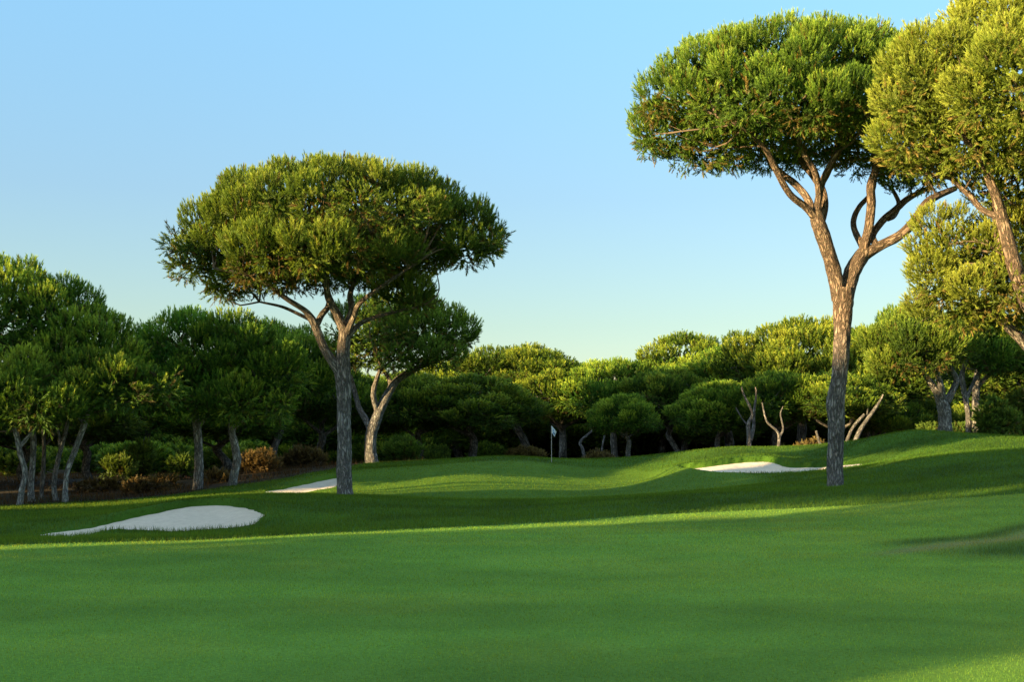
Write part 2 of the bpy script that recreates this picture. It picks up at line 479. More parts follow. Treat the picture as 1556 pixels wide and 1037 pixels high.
def build_bunker(poly, label):
    # fine sheet clipped to a noisy outline
    x0, y0 = poly.min(0) - 0.3; x1, y1 = poly.max(0) + 0.3
    s = 0.06
    xs = np.arange(x0, x1, s); ys = np.arange(y0, y1, s)
    X, Y = np.meshgrid(xs, ys); x, y = X.ravel(), Y.ravel()
    d = poly_dist(poly, x, y) - 0.16
    z = ground(x, y, True)
    z -= 0.06 * sstep(0.0, 0.2, d)                    # edge dives under the turf
    nx, ny = len(xs), len(ys)
    i = np.arange(nx * ny).reshape(ny, nx)
    q = np.stack([i[:-1, :-1], i[:-1, 1:], i[1:, 1:], i[1:, :-1]], -1).reshape(-1, 4)
    q = q[(d[q] < 0.2).all(1)]
    used = np.unique(q); m = np.full(len(x), -1); m[used] = np.arange(len(used))
    c = [(poly[:, 0].mean()), (poly[:, 1].mean()), 0]
    V = np.c_[x, y, z][used] - np.array(c)
    me = mesh_np('sand_bunker', V, m[q], M_SAND, 4, None, True)
    o = link('sand_bunker', me, None, c)
    tag(o, label, 'bunker', 'sand bunkers around the green', 'structure')


build_bunker(BUNKERS[0][0], 'largest sand bunker, in front of the dark stand of pines')
build_bunker(BUNKERS[1][0], 'small sliver of a sand bunker beside the straight grey trunk')
build_bunker(BUNKERS[2][0], 'long thin sand bunker under a grassy mound behind the forked pine')

# ---------------------------------------------------------------- grass blades
def build_grass():
    rng = np.random.default_rng(11)

    def sample(n, y0, y1, dens_pow, half=0.56):
        # Y distributed so that density falls as Y**-dens_pow across a widening wedge
        e = 2 - dens_pow
        r = rng.random(n)
        if abs(e) < 1e-6: Y = y0 * (y1 / y0) ** r
        else: Y = (y0 ** e + r * (y1 ** e - y0 ** e)) ** (1 / e)
        X = (rng.random(n) * 2 - 1) * half * (Y + 1.0)
        return X, Y

    def blades(x, y, h, w, name, label, jit=0.25, lean=0.55):
        n = len(x)
        z = ground(x, y) - 0.004
        c = ground_color(x, y)
        c = c * (1 - jit + 2 * jit * rng.random((n, 1))) * (1 + (rng.random((n, 3)) - 0.5) * np.array([0.35, 0.12, 0.2]))
        a = rng.random(n) * 2 * np.pi
        wx, wy = np.cos(a) * w / 2, np.sin(a) * w / 2
        b = rng.random(n) * 2 * np.pi
        ln = h * lean * rng.random(n)
        V = np.empty((n, 3, 3))
        V[:, 0] = np.c_[x - wx, y - wy, z]; V[:, 1] = np.c_[x + wx, y + wy, z]
        V[:, 2] = np.c_[x + np.cos(b) * ln, y + np.sin(b) * ln, z + h]
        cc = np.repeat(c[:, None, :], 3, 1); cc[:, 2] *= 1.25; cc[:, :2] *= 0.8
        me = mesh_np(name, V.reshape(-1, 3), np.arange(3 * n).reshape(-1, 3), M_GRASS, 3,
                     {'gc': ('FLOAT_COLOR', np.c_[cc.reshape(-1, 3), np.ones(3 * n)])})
        o = link(name, me)
        tag(o, label, 'grass', kind='stuff')

    def keep(x, y, extra):
        k = extra.copy()
        for poly, _, _ in BUNKERS:
            bb = (x > poly[:, 0].min() - .5) & (x < poly[:, 0].max() + .5) & (y > poly[:, 1].min() - .5) & (y < poly[:, 1].max() + .5)
            if bb.any():
                idx = np.where(bb)[0]
                dd = poly_dist(poly, x[idx], y[idx]) + (vnoise(x[idx] * 1.6, y[idx] * 1.6, 2) - 0.5) * 0.22 + (vnoise(x[idx] * 5.5, y[idx] * 5.5, 4) - 0.5) * 0.10
                k[idx[dd < -0.01]] = False
        return k

    # mown fairway and green: short
    x, y = sample(420000, 5.5, 58, 1.55)
    f, g, fl, dr, sg = zones(x, y)
    k = keep(x, y, (np.maximum(f, g) > rng.random(len(x))) & (sg < 0.5))
    x, y, dr = x[k], y[k], dr[k]
    sc = np.clip(y / 9.0, 0.7, 5.0)
    h = (0.016 + 0.012 * rng.random(len(x))) * (0.6 + 0.4 * np.minimum(sc, 4.5)) * (1 - 0.4 * dr)
    blades(x, y, h, 0.0045 * sc, 'fairway_grass', 'short mown grass on the fairway and green', 0.42)
    # rough: longer
    x, y = sample(520000, 17, 64, 1.0)
    f, g, fl, dr, sg = zones(x, y)
    k = keep(x, y, (np.maximum(np.maximum(f, g), fl) < 0.5 * rng.random(len(x)) + 0.2))
    x, y = x[k], y[k]
    h = 0.05 + 0.05 * rng.random(len(x))
    # ragged taller fringe around the bunkers
    for poly, _, _ in BUNKERS:
        d = poly_dist(poly, x, y)
        h = h * (1 + 0.5 * np.exp(-(d / 0.3) ** 2))
    w = 0.012 * np.clip(y / 28, 0.7, 1.8)
    blades(x, y, h, w, 'rough_grass', 'longer darker grass of the rough around the bunkers', 0.35)
    # shaggy patch by the dry streak
    n = 60000
    x = 4.5 + rng.random(n) * 7.0; y = 13.0 + rng.random(n) * 8.5
    sg = zones(x, y)[4]
    k = sg > rng.random(n) * 0.9 + 0.08
    x, y, sg = x[k], y[k], sg[k]
    blades(x, y, (0.03 + 0.07 * rng.random(len(x))) * (0.5 + 0.5 * sg), 0.007, 'shaggy_grass', 'patch of long dark grass beside the bare dry streak', 0.35)
    # dry weeds on the wood floor edge
    x, y = sample(90000, 36, 70, 0.8)
    fl = zones(x, y)[2]
    k = fl > 0.5
    x, y = x[k], y[k]
    k = vnoise(x * 0.6, y * 0.6, 12) > 0.45
    x, y = x[k], y[k]
    blades(x, y, 0.10 + 0.22 * rng.random(len(x)), 0.02 + 0 * x, 'dry_undergrowth', 'dry brown weeds on the floor of the wood', 0.5, 0.8)


build_grass()

# ---------------------------------------------------------------- trees
def unit(v):
    return v / (np.linalg.norm(v, axis=-1, keepdims=True) + 1e-9)


class Tubes:
    def __init__(self):
        self.V, self.F, self.B, self.n = [], [], [], 0

    def add(self, pts, rad, seg=10, step=0.25, rough=0.0, flare=0.0, seed=0):
        pts = np.asarray(pts, float); rad = np.asarray(rad, float)
        # Catmull-Rom resample
        L = np.r_[0, np.cumsum(np.linalg.norm(np.diff(pts, axis=0), axis=1))]
        n = max(3, int(L[-1] / step) + 1)
        s = np.linspace(0, L[-1], n)
        pp = np.vstack([2 * pts[0] - pts[1], pts, 2 * pts[-1] - pts[-2]])
        j = np.clip(np.searchsorted(L, s, side='right') - 1, 0, len(pts) - 2)
        t = ((s - L[j]) / np.maximum(L[j + 1] - L[j], 1e-6))[:, None]
        p0, p1, p2, p3 = pp[j], pp[j + 1], pp[j + 2], pp[j + 3]
        C = 0.5 * ((2 * p1) + (-p0 + p2) * t + (2 * p0 - 5 * p1 + 4 * p2 - p3) * t ** 2 + (-p0 + 3 * p1 - 3 * p2 + p3) * t ** 3)
        R = np.interp(s, L, rad)
        if flare: R = R * (1 + flare * np.exp(-s / 0.22))
        T = unit(np.gradient(C, axis=0))
        ref = np.array([1.0, 0.13, 0.07])
        N = np.empty_like(C); nv = ref - T[0] * (ref @ T[0])
        if np.linalg.norm(nv) < 1e-3: nv = np.array([0, 1.0, 0])
        for i in range(n):
            nv = nv - T[i] * (nv @ T[i]); nv = nv / np.linalg.norm(nv); N[i] = nv
        Bn = np.cross(T, N)
        th = np.linspace(0, 2 * np.pi, seg, endpoint=False)
        RR = np.repeat(R[:, None], seg, 1)
        if rough:
            cx, cy = np.cos(th)[None] * 1.0, np.sin(th)[None] * 1.0
            ss = s[:, None]
            k = 1 / max(0.05, rad[0])
            q = vnoise(cx * 4.5 + seed, cy * 4.5, ss * 3.2) * 0.65 + vnoise(cx * 9 + seed, cy * 9, ss * 7) * 0.35
            big = vnoise(cx * 1.1 + seed, cy * 1.1, ss * 1.1 + 5) - 0.5
            RR = RR * (1 + rough * (q - 0.5) * 1.6 + rough * big * 1.0)
        V = C[:, None] + RR[..., None] * (N[:, None] * np.cos(th)[None, :, None] + Bn[:, None] * np.sin(th)[None, :, None])
        bk = np.stack([np.broadcast_to(np.cos(th) * 1.0, RR.shape) * R[:, None], np.broadcast_to(np.sin(th), RR.shape) * R[:, None],
                       np.broadcast_to(s[:, None], RR.shape)], -1) + seed * 1.37
        V = V.reshape(-1, 3)
        i = np.arange(n * seg).reshape(n, seg) + self.n
        k2 = np.roll(i, -1, 1)
        q = np.stack([i[:-1], k2[:-1], k2[1:], i[1:]], -1).reshape(-1, 4)
        self.V.append(V); self.F.append(q); self.B.append(bk.reshape(-1, 3)); self.n += len(V)
        return C, R

    def mesh(self, name, mat):
        return mesh_np(name, np.vstack(self.V), np.vstack(self.F), mat, 4, {'bk': ('FLOAT_VECTOR', np.vstack(self.B))}, True)


def crown_clumps(lobes, step, rng, under=0.42):
    """clump centres and outward normals on the union of dome-shaped lobes (c, r)."""
    C, N = [], []
    lo = np.array([l[:3] for l in lobes]); lr = np.array([l[3:6] for l in lobes])
    for c, r in zip(lo, lr):
        area = 4 * np.pi * ((r[0] * r[1]) ** 1.6 / 3 + (r[0] * r[2]) ** 1.6 / 3 + (r[1] * r[2]) ** 1.6 / 3) ** (1 / 1.6)
        M = int(area / step ** 2 * 6) + 20
        d = unit(rng.normal(size=(M, 3)))
        rz = np.where(d[:, 2] < 0, r[2] * under, r[2])
        rr = np.c_[np.full(M, r[0]), np.full(M, r[1]), rz]
        p = c + d * rr
        C.append(p); N.append(unit(d / rr))
    C = np.vstack(C); N = np.vstack(N)
    ok = np.ones(len(C), bool)
    for c, r in zip(lo, lr):
        q = (C - c)
        rz = np.where(q[:, 2] < 0, r[2] * under, r[2])
        ok &= ((q[:, 0] / r[0]) ** 2 + (q[:, 1] / r[1]) ** 2 + (q[:, 2] / rz) ** 2) > 0.86
    C, N = C[ok], N[ok]
    perm = rng.permutation(len(C)); C, N = C[perm], N[perm]
    cell = {}; keep = []
    for i, p in enumerate(C):
        k = tuple(np.floor(p / step).astype(int)); bad = False
        for a in (-1, 0, 1):
            for b in (-1, 0, 1):
                for e in (-1, 0, 1):
                    for j in cell.get((k[0] + a, k[1] + b, k[2] + e), ()):
                        if ((C[j] - p) ** 2).sum() < step * step: bad = True; break
                    if bad: break
                if bad: break
            if bad: break
        if not bad:
            keep.append(i); cell.setdefault(k, []).append(i)
    return C[keep], N[keep]


def make_crown(name, lobes, mat, rng, step=0.9, rc=0.62, dens=42, tuft=0.30, needle=0.15, nneed=16, width=0.014, under=0.42, up=0.75, warm=0.0, open_under=0.55):
    C, N = crown_clumps(lobes, step, rng, under)
    lo = np.array([l[:3] for l in lobes]); lr = np.array([l[3:6] for l in lobes])
    PP, DD, VV, LL, WW = [], [], [], [], []
    for c, n in zip(C, N):
        r = rc * rng.uniform(0.7, 1.25)
        low = n[2] < -0.15
        k = int(dens * 2 * np.pi * r * r * (open_under if low else 1.0)) + 4
        d = unit(rng.normal(size=(k * 2, 3)))
        d = d[(d @ n) > -0.25][:k]
        sq = np.array([1.0, 1.0, 0.8])
        p = c + d * r * sq * rng.uniform(0.72, 1.0, (len(d), 1)) - n * r * 0.35
        if low:
            ax = unit(d * 0.7 + np.array([0, 0, 0.15]) + rng.normal(size=d.shape) * 0.45)
        else:
            ax = unit(d * 0.42 + np.array([0, 0, up * 1.1]) + n * 0.12 + rng.normal(size=d.shape) * 0.15)
        cv = rng.normal(0, 0.11)
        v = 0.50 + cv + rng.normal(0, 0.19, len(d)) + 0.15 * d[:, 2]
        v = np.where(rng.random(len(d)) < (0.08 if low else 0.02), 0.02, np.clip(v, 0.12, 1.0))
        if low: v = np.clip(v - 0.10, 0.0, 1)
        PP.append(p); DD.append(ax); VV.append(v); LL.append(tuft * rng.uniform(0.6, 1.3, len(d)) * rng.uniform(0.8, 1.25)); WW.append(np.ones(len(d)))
    # loose filling inside the shell so that the crown is not hollow
    for c, r in zip(lo, lr):
        k = int(dens * 0.36 * (r[0] * r[1] * r[2]) ** (2 / 3) * 6)
        d = unit(rng.normal(size=(k, 3))); rz = np.where(d[:, 2] < 0, r[2] * under, r[2])
        p = c + d * np.c_[np.full(k, r[0]), np.full(k, r[1]), rz] * rng.uniform(0.55, 0.90, (k, 1))
        PP.append(p); DD.append(unit(d * 0.5 + np.array([0, 0, 0.5]) + rng.normal(size=(k, 3)) * 0.4))
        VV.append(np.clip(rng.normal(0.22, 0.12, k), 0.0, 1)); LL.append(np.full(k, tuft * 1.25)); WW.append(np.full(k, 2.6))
    p = np.vstack(PP); D = np.vstack(DD); v = np.concatenate(VV) + warm; Ls = np.concatenate(LL)
    n = len(p); m = nneed
    D3 = np.repeat(D, m, 0); P3 = np.repeat(p, m, 0); L3 = np.repeat(Ls, m)
    a = rng.random(n * m) ** 0.8
    perp = rng.normal(size=(n * m, 3)); perp = unit(perp - D3 * (perp * D3).sum(1, keepdims=True))
    phi = np.radians(rng.uniform(12, 64, n * m)) * (1.2 - 0.75 * a)
    nd_ = D3 * np.cos(phi)[:, None] + perp * np.sin(phi)[:, None]
    base = P3 + D3 * (a * L3)[:, None]
    nl = needle * rng.uniform(0.7, 1.2, n * m) * (L3 / tuft)
    w = unit(np.cross(nd_, rng.normal(size=(n * m, 3)))) * (width * 0.5) * np.repeat(np.concatenate(WW), m)[:, None]
    V = np.empty((n * m, 3, 3), dtype=np.float32)
    V[:, 0] = base - w; V[:, 1] = base + w; V[:, 2] = base + nd_ * nl[:, None]
    tip = np.empty((n * m, 3), dtype=np.float32)
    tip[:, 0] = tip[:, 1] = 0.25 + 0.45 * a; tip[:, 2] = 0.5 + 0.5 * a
    vv = np.repeat(np.repeat(v, m)[:, None], 3, 1)
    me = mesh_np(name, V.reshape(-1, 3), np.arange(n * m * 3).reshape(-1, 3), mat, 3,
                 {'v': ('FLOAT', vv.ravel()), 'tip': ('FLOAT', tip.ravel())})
    return me, C, N


def add_twigs(tb, limbs, C, N, rng, every=2, r0=0.035, droop=True, side_twigs=2):
    """thin branches from the limbs to the clumps."""
    LP = np.vstack([l[0] for l in limbs]); 
    for i in range(0, len(C), every):
        c = C[i] - N[i] * 0.25
        d = LP - c
        dist = np.linalg.norm(d, axis=1) + 3.0 * np.clip(LP[:, 2] - c[2] + 0.1, 0, None)
        j = int(np.argmin(dist)); a = LP[j]
        if np.linalg.norm(a - c) < 0.2: continue
        mid = (a + c) / 2 + rng.normal(size=3) * 0.12 * np.linalg.norm(a - c) - np.array([0, 0, 0.05])
        tb.add([a, mid, c], [r0, r0 * 0.7, r0 * 0.3], 5, 0.3, seed=i)
        if N[i][2] < 0.1:
            for _ in range(side_twigs):
                q = c + unit(rng.normal(size=3) + N[i] * 0.7) * rng.uniform(0.3, 0.7)
                tb.add([mid, (mid + q) / 2 + rng.normal(size=3) * 0.07, q], [r0 * 0.4, r0 * 0.3, r0 * 0.12], 3, 0.3, seed=i)


def px_tree(name, Y, limbs, lobes, label, group=None, mat=None, depth=0.85, seed=1, seg=28, bark=None, step=0.9, rc=0.62, dens=42, tuft=0.30, needle=0.15,
            nneed=16, width=0.014, under=0.42, up=0.75, warm=0.0, twig_every=2, rough=0.16, side_twigs=2, open_under=0.55, rs=1.0):
    """A tree measured in the photograph at depth Y. limbs: list of point lists (px, py, width_px, depth offset m); lobes (px, py, rx, rz[, dy])."""
    rng = np.random.default_rng(seed)
    b = limbs[0][0]
    bx, by = P(b[0], b[1], Y)[:2]
    bz = g1(bx, by) - 0.06
    base = np.array([bx, by, bz])
    root = link(name, None, None, base)
    tag(root, label, 'tree', group)
    tb = Tubes(); got = []
    for li, pts in enumerate(limbs):
        w = np.array([P(q[0], q[1], Y) + np.array([0, q[3], 0]) for q in pts]) - base
        if li == 0: w[0, 2] = 0.0
        rad = [q[2] / F_PX * Y / 2 * rs for q in pts]
        C_, R_ = tb.add(w, rad, seg if li == 0 else max(10, seg * 2 // 3), 0.07 if li == 0 else 0.12, rough, 0.22 if li == 0 else 0.0, seed=li + seed)
        got.append((C_, R_))
    link('trunk', tb.mesh('trunk', bark or M_BARK), root)
    s = Y / F_PX
    lw = []
    for l in lobes:
        c = P(l[0], l[1], Y) - base
        dy = l[4] if len(l) > 4 else 0.0
        lw.append((c[0], c[1] + dy, c[2], l[2] * s, min(l[2], 220) * s * depth, l[3] * s))
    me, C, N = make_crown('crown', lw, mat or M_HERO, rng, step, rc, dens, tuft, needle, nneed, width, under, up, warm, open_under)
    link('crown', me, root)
    tw = Tubes()
    add_twigs(tw, [(g[0][len(g[0]) // 2:],) for g in (got[1:] if len(got) > 1 else got)], C, N, rng, twig_every, 0.035 * (1 if Y < 45 else 1.3), True, side_twigs)
    if tw.V: link('branches', tw.mesh('branches', M_TWIG), root)
    return root


# tall forked pine beside the long bunker
px_tree('umbrella_pine', 34.0, [
    [(1269, 742, 27, 0), (1269, 700, 25, 0), (1271, 650, 27, 0), (1270, 612, 30, 0), (1275, 575, 27, 0), (1278, 530, 27, 0), (1280, 490, 30, 0), (1281, 455, 36, 0), (1281, 438, 38, 0)],
    [(1276, 455, 26, 0), (1266, 415, 26, -.1), (1252, 375, 24, -.2), (1240, 345, 25, -.3), (1236, 325, 22, -.3)],
    [(1285, 455, 26, 0), (1296, 415, 27, .1), (1312, 388, 26, .2), (1320, 378, 22, .2)],
    [(1240, 340, 14, -.3), (1218, 320, 12, -.5), (1190, 303, 11, -.8), (1165, 268, 10, -1.1), (1147, 244, 9, -1.4), (1115, 222, 7, -1.8), (1070, 205, 5, -2.0)],
    [(1238, 335, 14, -.2), (1228, 298, 12, 0.2), (1215, 275, 12, .5), (1198, 255, 11, .8), (1183, 235, 9, 1.0), (1165, 200, 6, 1.2)],
    [(1237, 330, 13, -.3), (1237, 300, 11, -.5), (1228, 272, 11, -.8), (1208, 245, 9, -1.0), (1196, 220, 7, -1.2), (1180, 180, 5, -1.2)],
    [(1240, 350, 17, -.1), (1252, 325, 14, .1), (1256, 300, 14, .3), (1252, 275, 14, .5), (1240, 255, 12, .6), (1225, 235, 10, .7), (1215, 190, 7, .7)],
    [(1252, 278, 13, .5), (1262, 258, 12, .3), (1270, 235, 12, .2), (1277, 205, 9, 0), (1290, 160, 6, 0)],
    [(1238, 320, 13, -.2), (1243, 285, 11, -.4), (1250, 262, 9, -.6), (1262, 240, 8, -.9)],
    [(1313, 390, 18, .2), (1321, 350, 16, .1), (1324, 310, 15, 0), (1320, 285, 14, -.2), (1325, 255, 12, -.4), (1318, 215, 8, -.5)],
    [(1316, 378, 12, .2), (1308, 345, 10, .6), (1310, 325, 10, .8), (1320, 305, 9, .9), (1342, 280, 8, 1.0), (1350, 250, 6, 1.2)],
    [(1316, 386, 22, .2), (1340, 372, 17, .1), (1368, 357, 17, -.1), (1388, 335, 16, -.2), (1402, 312, 14, -.3), (1420, 300, 12, -.2), (1452, 286, 9, 0)],
    [(1334, 374, 12, .1), (1331, 355, 12, 0.3), (1350, 330, 12, .5), (1372, 312, 12, .6), (1395, 293, 11, .8), (1435, 272, 8, 1.0)],
    [(1358, 328, 9, .5), (1375, 318, 9, .9), (1388, 295, 8, 1.3), (1380, 265, 6, 1.6)],
], [
    (1205, 148, 200, 84), (1080, 172, 108, 82, -.5), (1030, 212, 66, 44), (1320, 165, 125, 90, .3), (1350, 225, 100, 62, .2), (1180, 195, 130, 70, -1.6),
    (1230, 200, 120, 60, 1.5), (1265, 112, 130, 50), (1120, 110, 105, 50, .5), (1405, 262, 55, 36, .4), (1070, 240, 45, 30),
], 'tallest umbrella pine, its bare trunk forking into two orange limbs', 'lone umbrella pines on the course', seed=3, seg=48,
    step=0.86, rc=0.56, dens=86, tuft=0.23, needle=0.088, nneed=28, width=0.019, bark=M_LIMB, rs=0.88)

# lone pine on the near edge of the green
px_tree('umbrella_pine', 36.0, [
    [(524, 757, 25, 0), (523, 700, 23, 0), (523, 650, 23, 0), (523, 600, 24, 0), (521, 565, 26, 0), (522, 530, 21, 0), (524, 500, 19, 0)],
    [(522, 575, 18, 0), (507, 552, 15, -.1), (493, 528, 14, -.2), (485, 505, 14, -.3), (478, 488, 13, -.4), (468, 475, 9, -.6), (445, 460, 8, -1.0), (405, 432, 6, -1.4), (345, 418, 4, -1.6)],
    [(482, 500, 11, -.3), (488, 480, 10, 0), (497, 462, 9, .3), (490, 435, 7, .8), (470, 400, 5, 1.2)],
    [(523, 505, 16, 0), (516, 485, 15, -.1), (505, 462, 13, -.3), (500, 440, 11, -.5), (502, 400, 7, -.7)],
    [(525, 500, 14, 0), (532, 470, 11, .4), (528, 440, 9, .7), (545, 400, 6, 1.0)],
    [(526, 510, 13, 0), (540, 485, 9, -.4), (552, 465, 8, -.8), (590, 440, 6, -1.2), (640, 410, 4, -1.5)],
    [(526, 515, 10, 0), (550, 488, 7, .3), (590, 474, 6, .5), (640, 462, 4, .6)],
    [(480, 490, 8, -.3), (455, 478, 6, .4), (420, 462, 5, .9), (380, 452, 3, 1.3)],
], [
    (512, 345, 198, 86), (372, 380, 104, 64, -.3), (302, 400, 46, 36), (660, 360, 92, 64, .3), (505, 400, 130, 58, -1.5), (560, 395, 120, 52, 1.4), (440, 340, 115, 62, .4), (395, 352, 98, 62, .2),
    (585, 318, 105, 52), (700, 385, 60, 38, -.4), (420, 420, 90, 42, -.6), (615, 455, 42, 24, .3), (340, 430, 50, 30, .5),
], 'broad umbrella pine standing alone on one straight grey trunk by the green', 'lone umbrella pines on the course', seed=5, seg=44,
    step=0.90, rc=0.58, dens=80, tuft=0.25, needle=0.095, nneed=28, width=0.021, rs=0.92)

# sunlit pines at the frame edge
px_tree('umbrella_pine', 29.0, [
    [(1720, 745, 40, 0), (1690, 660, 34, 0), (1640, 570, 30, 0), (1590, 500, 27, 0), (1560, 455, 24, 0), (1542, 405, 21, 0), (1527, 360, 19, -.1), (1515, 325, 17, -.2), (1505, 300, 14, -.3), (1480, 250, 9, -.4), (1440, 205, 6, -.6)],
    [(1610, 530, 18, 0), (1580, 450, 15, .5), (1560, 410, 13, .7), (1540, 370, 12, .8), (1535, 335, 11, .8), (1530, 280, 8, .8)],
    [(1600, 510, 18, 0), (1575, 410, 15, -.6), (1553, 360, 12, -.9), (1545, 310, 10, -1.0), (1560, 240, 6, -1.0)],
    [(1520, 335, 10, -.2), (1500, 315, 9, .3), (1488, 290, 8, .6), (1465, 260, 5, .9)],
], [
    (1490, 150, 125, 130, -.2), (1620, 120, 190, 190), (1400, 175, 62, 66, -.3), (1420, 120, 70, 60), (1490, 235, 95, 52, -.5), (1550, 55, 110, 80), (1440, 215, 85, 60, .5), (1600, 270, 110, 55, .8),
    (1680, 230, 160, 110), (1520, 180, 110, 100, -1.8),
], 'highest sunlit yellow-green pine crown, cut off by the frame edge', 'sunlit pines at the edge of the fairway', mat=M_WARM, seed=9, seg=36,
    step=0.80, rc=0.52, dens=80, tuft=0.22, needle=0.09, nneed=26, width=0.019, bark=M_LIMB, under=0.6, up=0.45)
px_tree('umbrella_pine', 30.8, [
    [(1650, 690, 28, 0), (1620, 600, 24, 0), (1580, 545, 20, 0), (1552, 517, 15, 0), (1520, 490, 12, -.1), (1490, 474, 9, -.3), (1450, 466, 6, -.5)],
    [(1570, 535, 14, 0), (1540, 485, 11, .4), (1530, 455, 9, .7), (1525, 420, 6, 1.0)],
    [(1580, 540, 14, 0), (1556, 490, 11, -.6), (1535, 440, 8, -.9), (1500, 400, 5, -1.1)],
    [(1522, 492, 8, -.1), (1508, 470, 6, .3), (1495, 440, 4, .7)],
], [
    (1478, 402, 76, 62), (1560, 392, 90, 72), (1420, 438, 38, 40, -.3), (1440, 380, 50, 55), (1500, 450, 95, 46, -.6), (1450, 465, 55, 36), (1620, 420, 110, 90), (1560, 470, 70, 40, .5),
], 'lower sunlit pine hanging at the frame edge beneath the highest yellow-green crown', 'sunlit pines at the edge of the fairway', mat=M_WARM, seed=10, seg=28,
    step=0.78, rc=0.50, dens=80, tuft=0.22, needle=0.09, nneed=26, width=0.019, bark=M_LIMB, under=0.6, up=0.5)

# double-limbed pine behind the lone one
MID = dict(seg=24, step=1.0, rc=0.72, dens=52, tuft=0.31, needle=0.12, nneed=20, width=0.033, side_twigs=1)
px_tree('umbrella_pine', 57.0, [
    [(565, 706, 20, 0), (563, 685, 17, 0), (564, 660, 17, 0), (571, 640, 17, 0), (580, 618, 15, 0), (592, 595, 12, 0), (606, 576, 11, 0), (640, 557, 8, 0), (672, 545, 6, 0)],
    [(566, 660, 12, 0), (556, 640, 10, .2), (545, 622, 9, .3), (539, 602, 8, .4), (530, 570, 6, .5)],
    [(574, 630, 9, 0), (569, 600, 8, -.4), (574, 580, 7, -.6), (582, 560, 5, -.8)],
    [(596, 590, 8, 0), (588, 572, 7, .5), (575, 555, 6, .9), (565, 530, 5, 1.2)],
], [
    (632, 512, 84, 48), (565, 508, 62, 46, .5), (688, 522, 30, 32), (610, 482, 60, 32), (640, 545, 60, 30, -.8), (540, 545, 40, 24, .3),
], 'pine whose grey trunk forks low into two limbs, behind the trunk of the lone pine', 'pines at the front of the wood', seed=21, bark=M_BARK, **MID)

# short forked pine on the crest
px_tree('umbrella_pine', 54.0, [
    [(1437, 659, 21, 0), (1436, 640, 19, 0), (1434, 620, 19, 0), (1428, 604, 15, 0), (1418, 588, 10, 0), (1408, 572, 8, .1), (1398, 555, 6, .2)],
    [(1432, 612, 12, 0), (1427, 592, 10, -.3), (1420, 572, 8, -.5), (1415, 545, 6, -.7)],
    [(1438, 612, 13, 0), (1449, 594, 10, .1), (1456, 576, 8, .2), (1449, 562, 6, .2), (1445, 540, 5, .2)],
], [
    (1392, 532, 70, 46), (1345, 528, 28, 30), (1432, 530, 48, 42, .3), (1400, 505, 50, 28), (1375, 555, 45, 22, -.6),
], 'short pine with a Y-shaped trunk on the grassy crest', 'pines at the front of the wood', mat=M_HERO, seed=23, bark=M_BARK, **MID)
px_tree('umbrella_pine', 58.0, [
    [(1472, 664, 9, 0), (1471, 630, 8, 0), (1466, 600, 8, 0), (1462, 570, 7, 0), (1470, 545, 6, 0)],
    [(1468, 608, 6, 0), (1480, 585, 5, .2), (1495, 560, 4, .4)],
], [(1490, 540, 48, 44), (1460, 520, 40, 36), (1480, 500, 40, 28)], 'slim pale-trunked pine close beside the Y-shaped pine on the crest', 'pines at the front of the wood', mat=M_WOOD, seed=24, bark=M_BARK, **MID)
px_tree('umbrella_pine', 60.0, [
    [(1483, 664, 12, 0), (1483, 620, 11, 0), (1484, 580, 10, 0), (1490, 545, 8, 0)],
    [(1484, 590, 7, 0), (1505, 570, 6, .2), (1530, 555, 4, .4)],
], [(1525, 540, 60, 50), (1490, 528, 45, 40), (1570, 550, 50, 40)], 'dark straight-trunked pine under the lower sunlit pine, next to the slim pale trunk', 'pines at the front of the wood', mat=M_WOOD, seed=25, bark=M_BARK_FAR, **MID)

# the dark stand of pines
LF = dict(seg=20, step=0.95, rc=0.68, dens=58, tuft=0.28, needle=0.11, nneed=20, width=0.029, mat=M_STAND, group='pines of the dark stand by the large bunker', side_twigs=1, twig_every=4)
px_tree('umbrella_pine', 41.0, [
    [(48, 774, 10, 0), (47, 740, 9, 0), (50, 700, 9, 0), (50, 660, 9, 0), (40, 610, 9, 0), (20, 560, 8, 0)],
    [(48, 640, 7, 0), (80, 590, 6, .3), (120, 550, 5, .5)],
], [(-20, 500, 125, 102), (60, 520, 100, 92), (118, 560, 88, 88), (-110, 530, 110, 110), (40, 590, 130, 60, -.8), (165, 580, 48, 60)],
    'biggest dark pine with the highest dome, cut by the frame edge', seed=31, bark=M_BARK_PALE, **LF)
px_tree('umbrella_pine', 38.5, [
    [(30, 774, 9, 0), (33, 745, 9, 0), (38, 718, 8, 0), (31, 690, 8, 0), (27, 670, 8, 0), (20, 640, 7, 0)],
    [(30, 680, 6, 0), (50, 650, 5, .2), (70, 630, 4, .3)],
], [(0, 610, 95, 50), (60, 625, 60, 36, -.3), (-70, 620, 70, 46)], 'wavy-trunked pine at the front of the dark stand, first from the frame edge', seed=32, bark=M_BARK_PALE, **LF)
px_tree('umbrella_pine', 39.5, [
    [(99, 770, 9, 0), (99, 745, 8, 0), (103, 715, 8, 0), (114, 685, 9, 0), (125, 655, 9, 0), (134, 628, 8, 0), (150, 600, 6, 0)],
    [(128, 650, 6, 0), (110, 625, 5, .3), (95, 605, 4, .4)],
], [(180, 598, 60, 40), (215, 592, 36, 34), (140, 590, 65, 48), (100, 605, 60, 42, .3)], 'pine with a leaning curved trunk at the front of the dark stand', seed=33, bark=M_BARK_PALE, **LF)
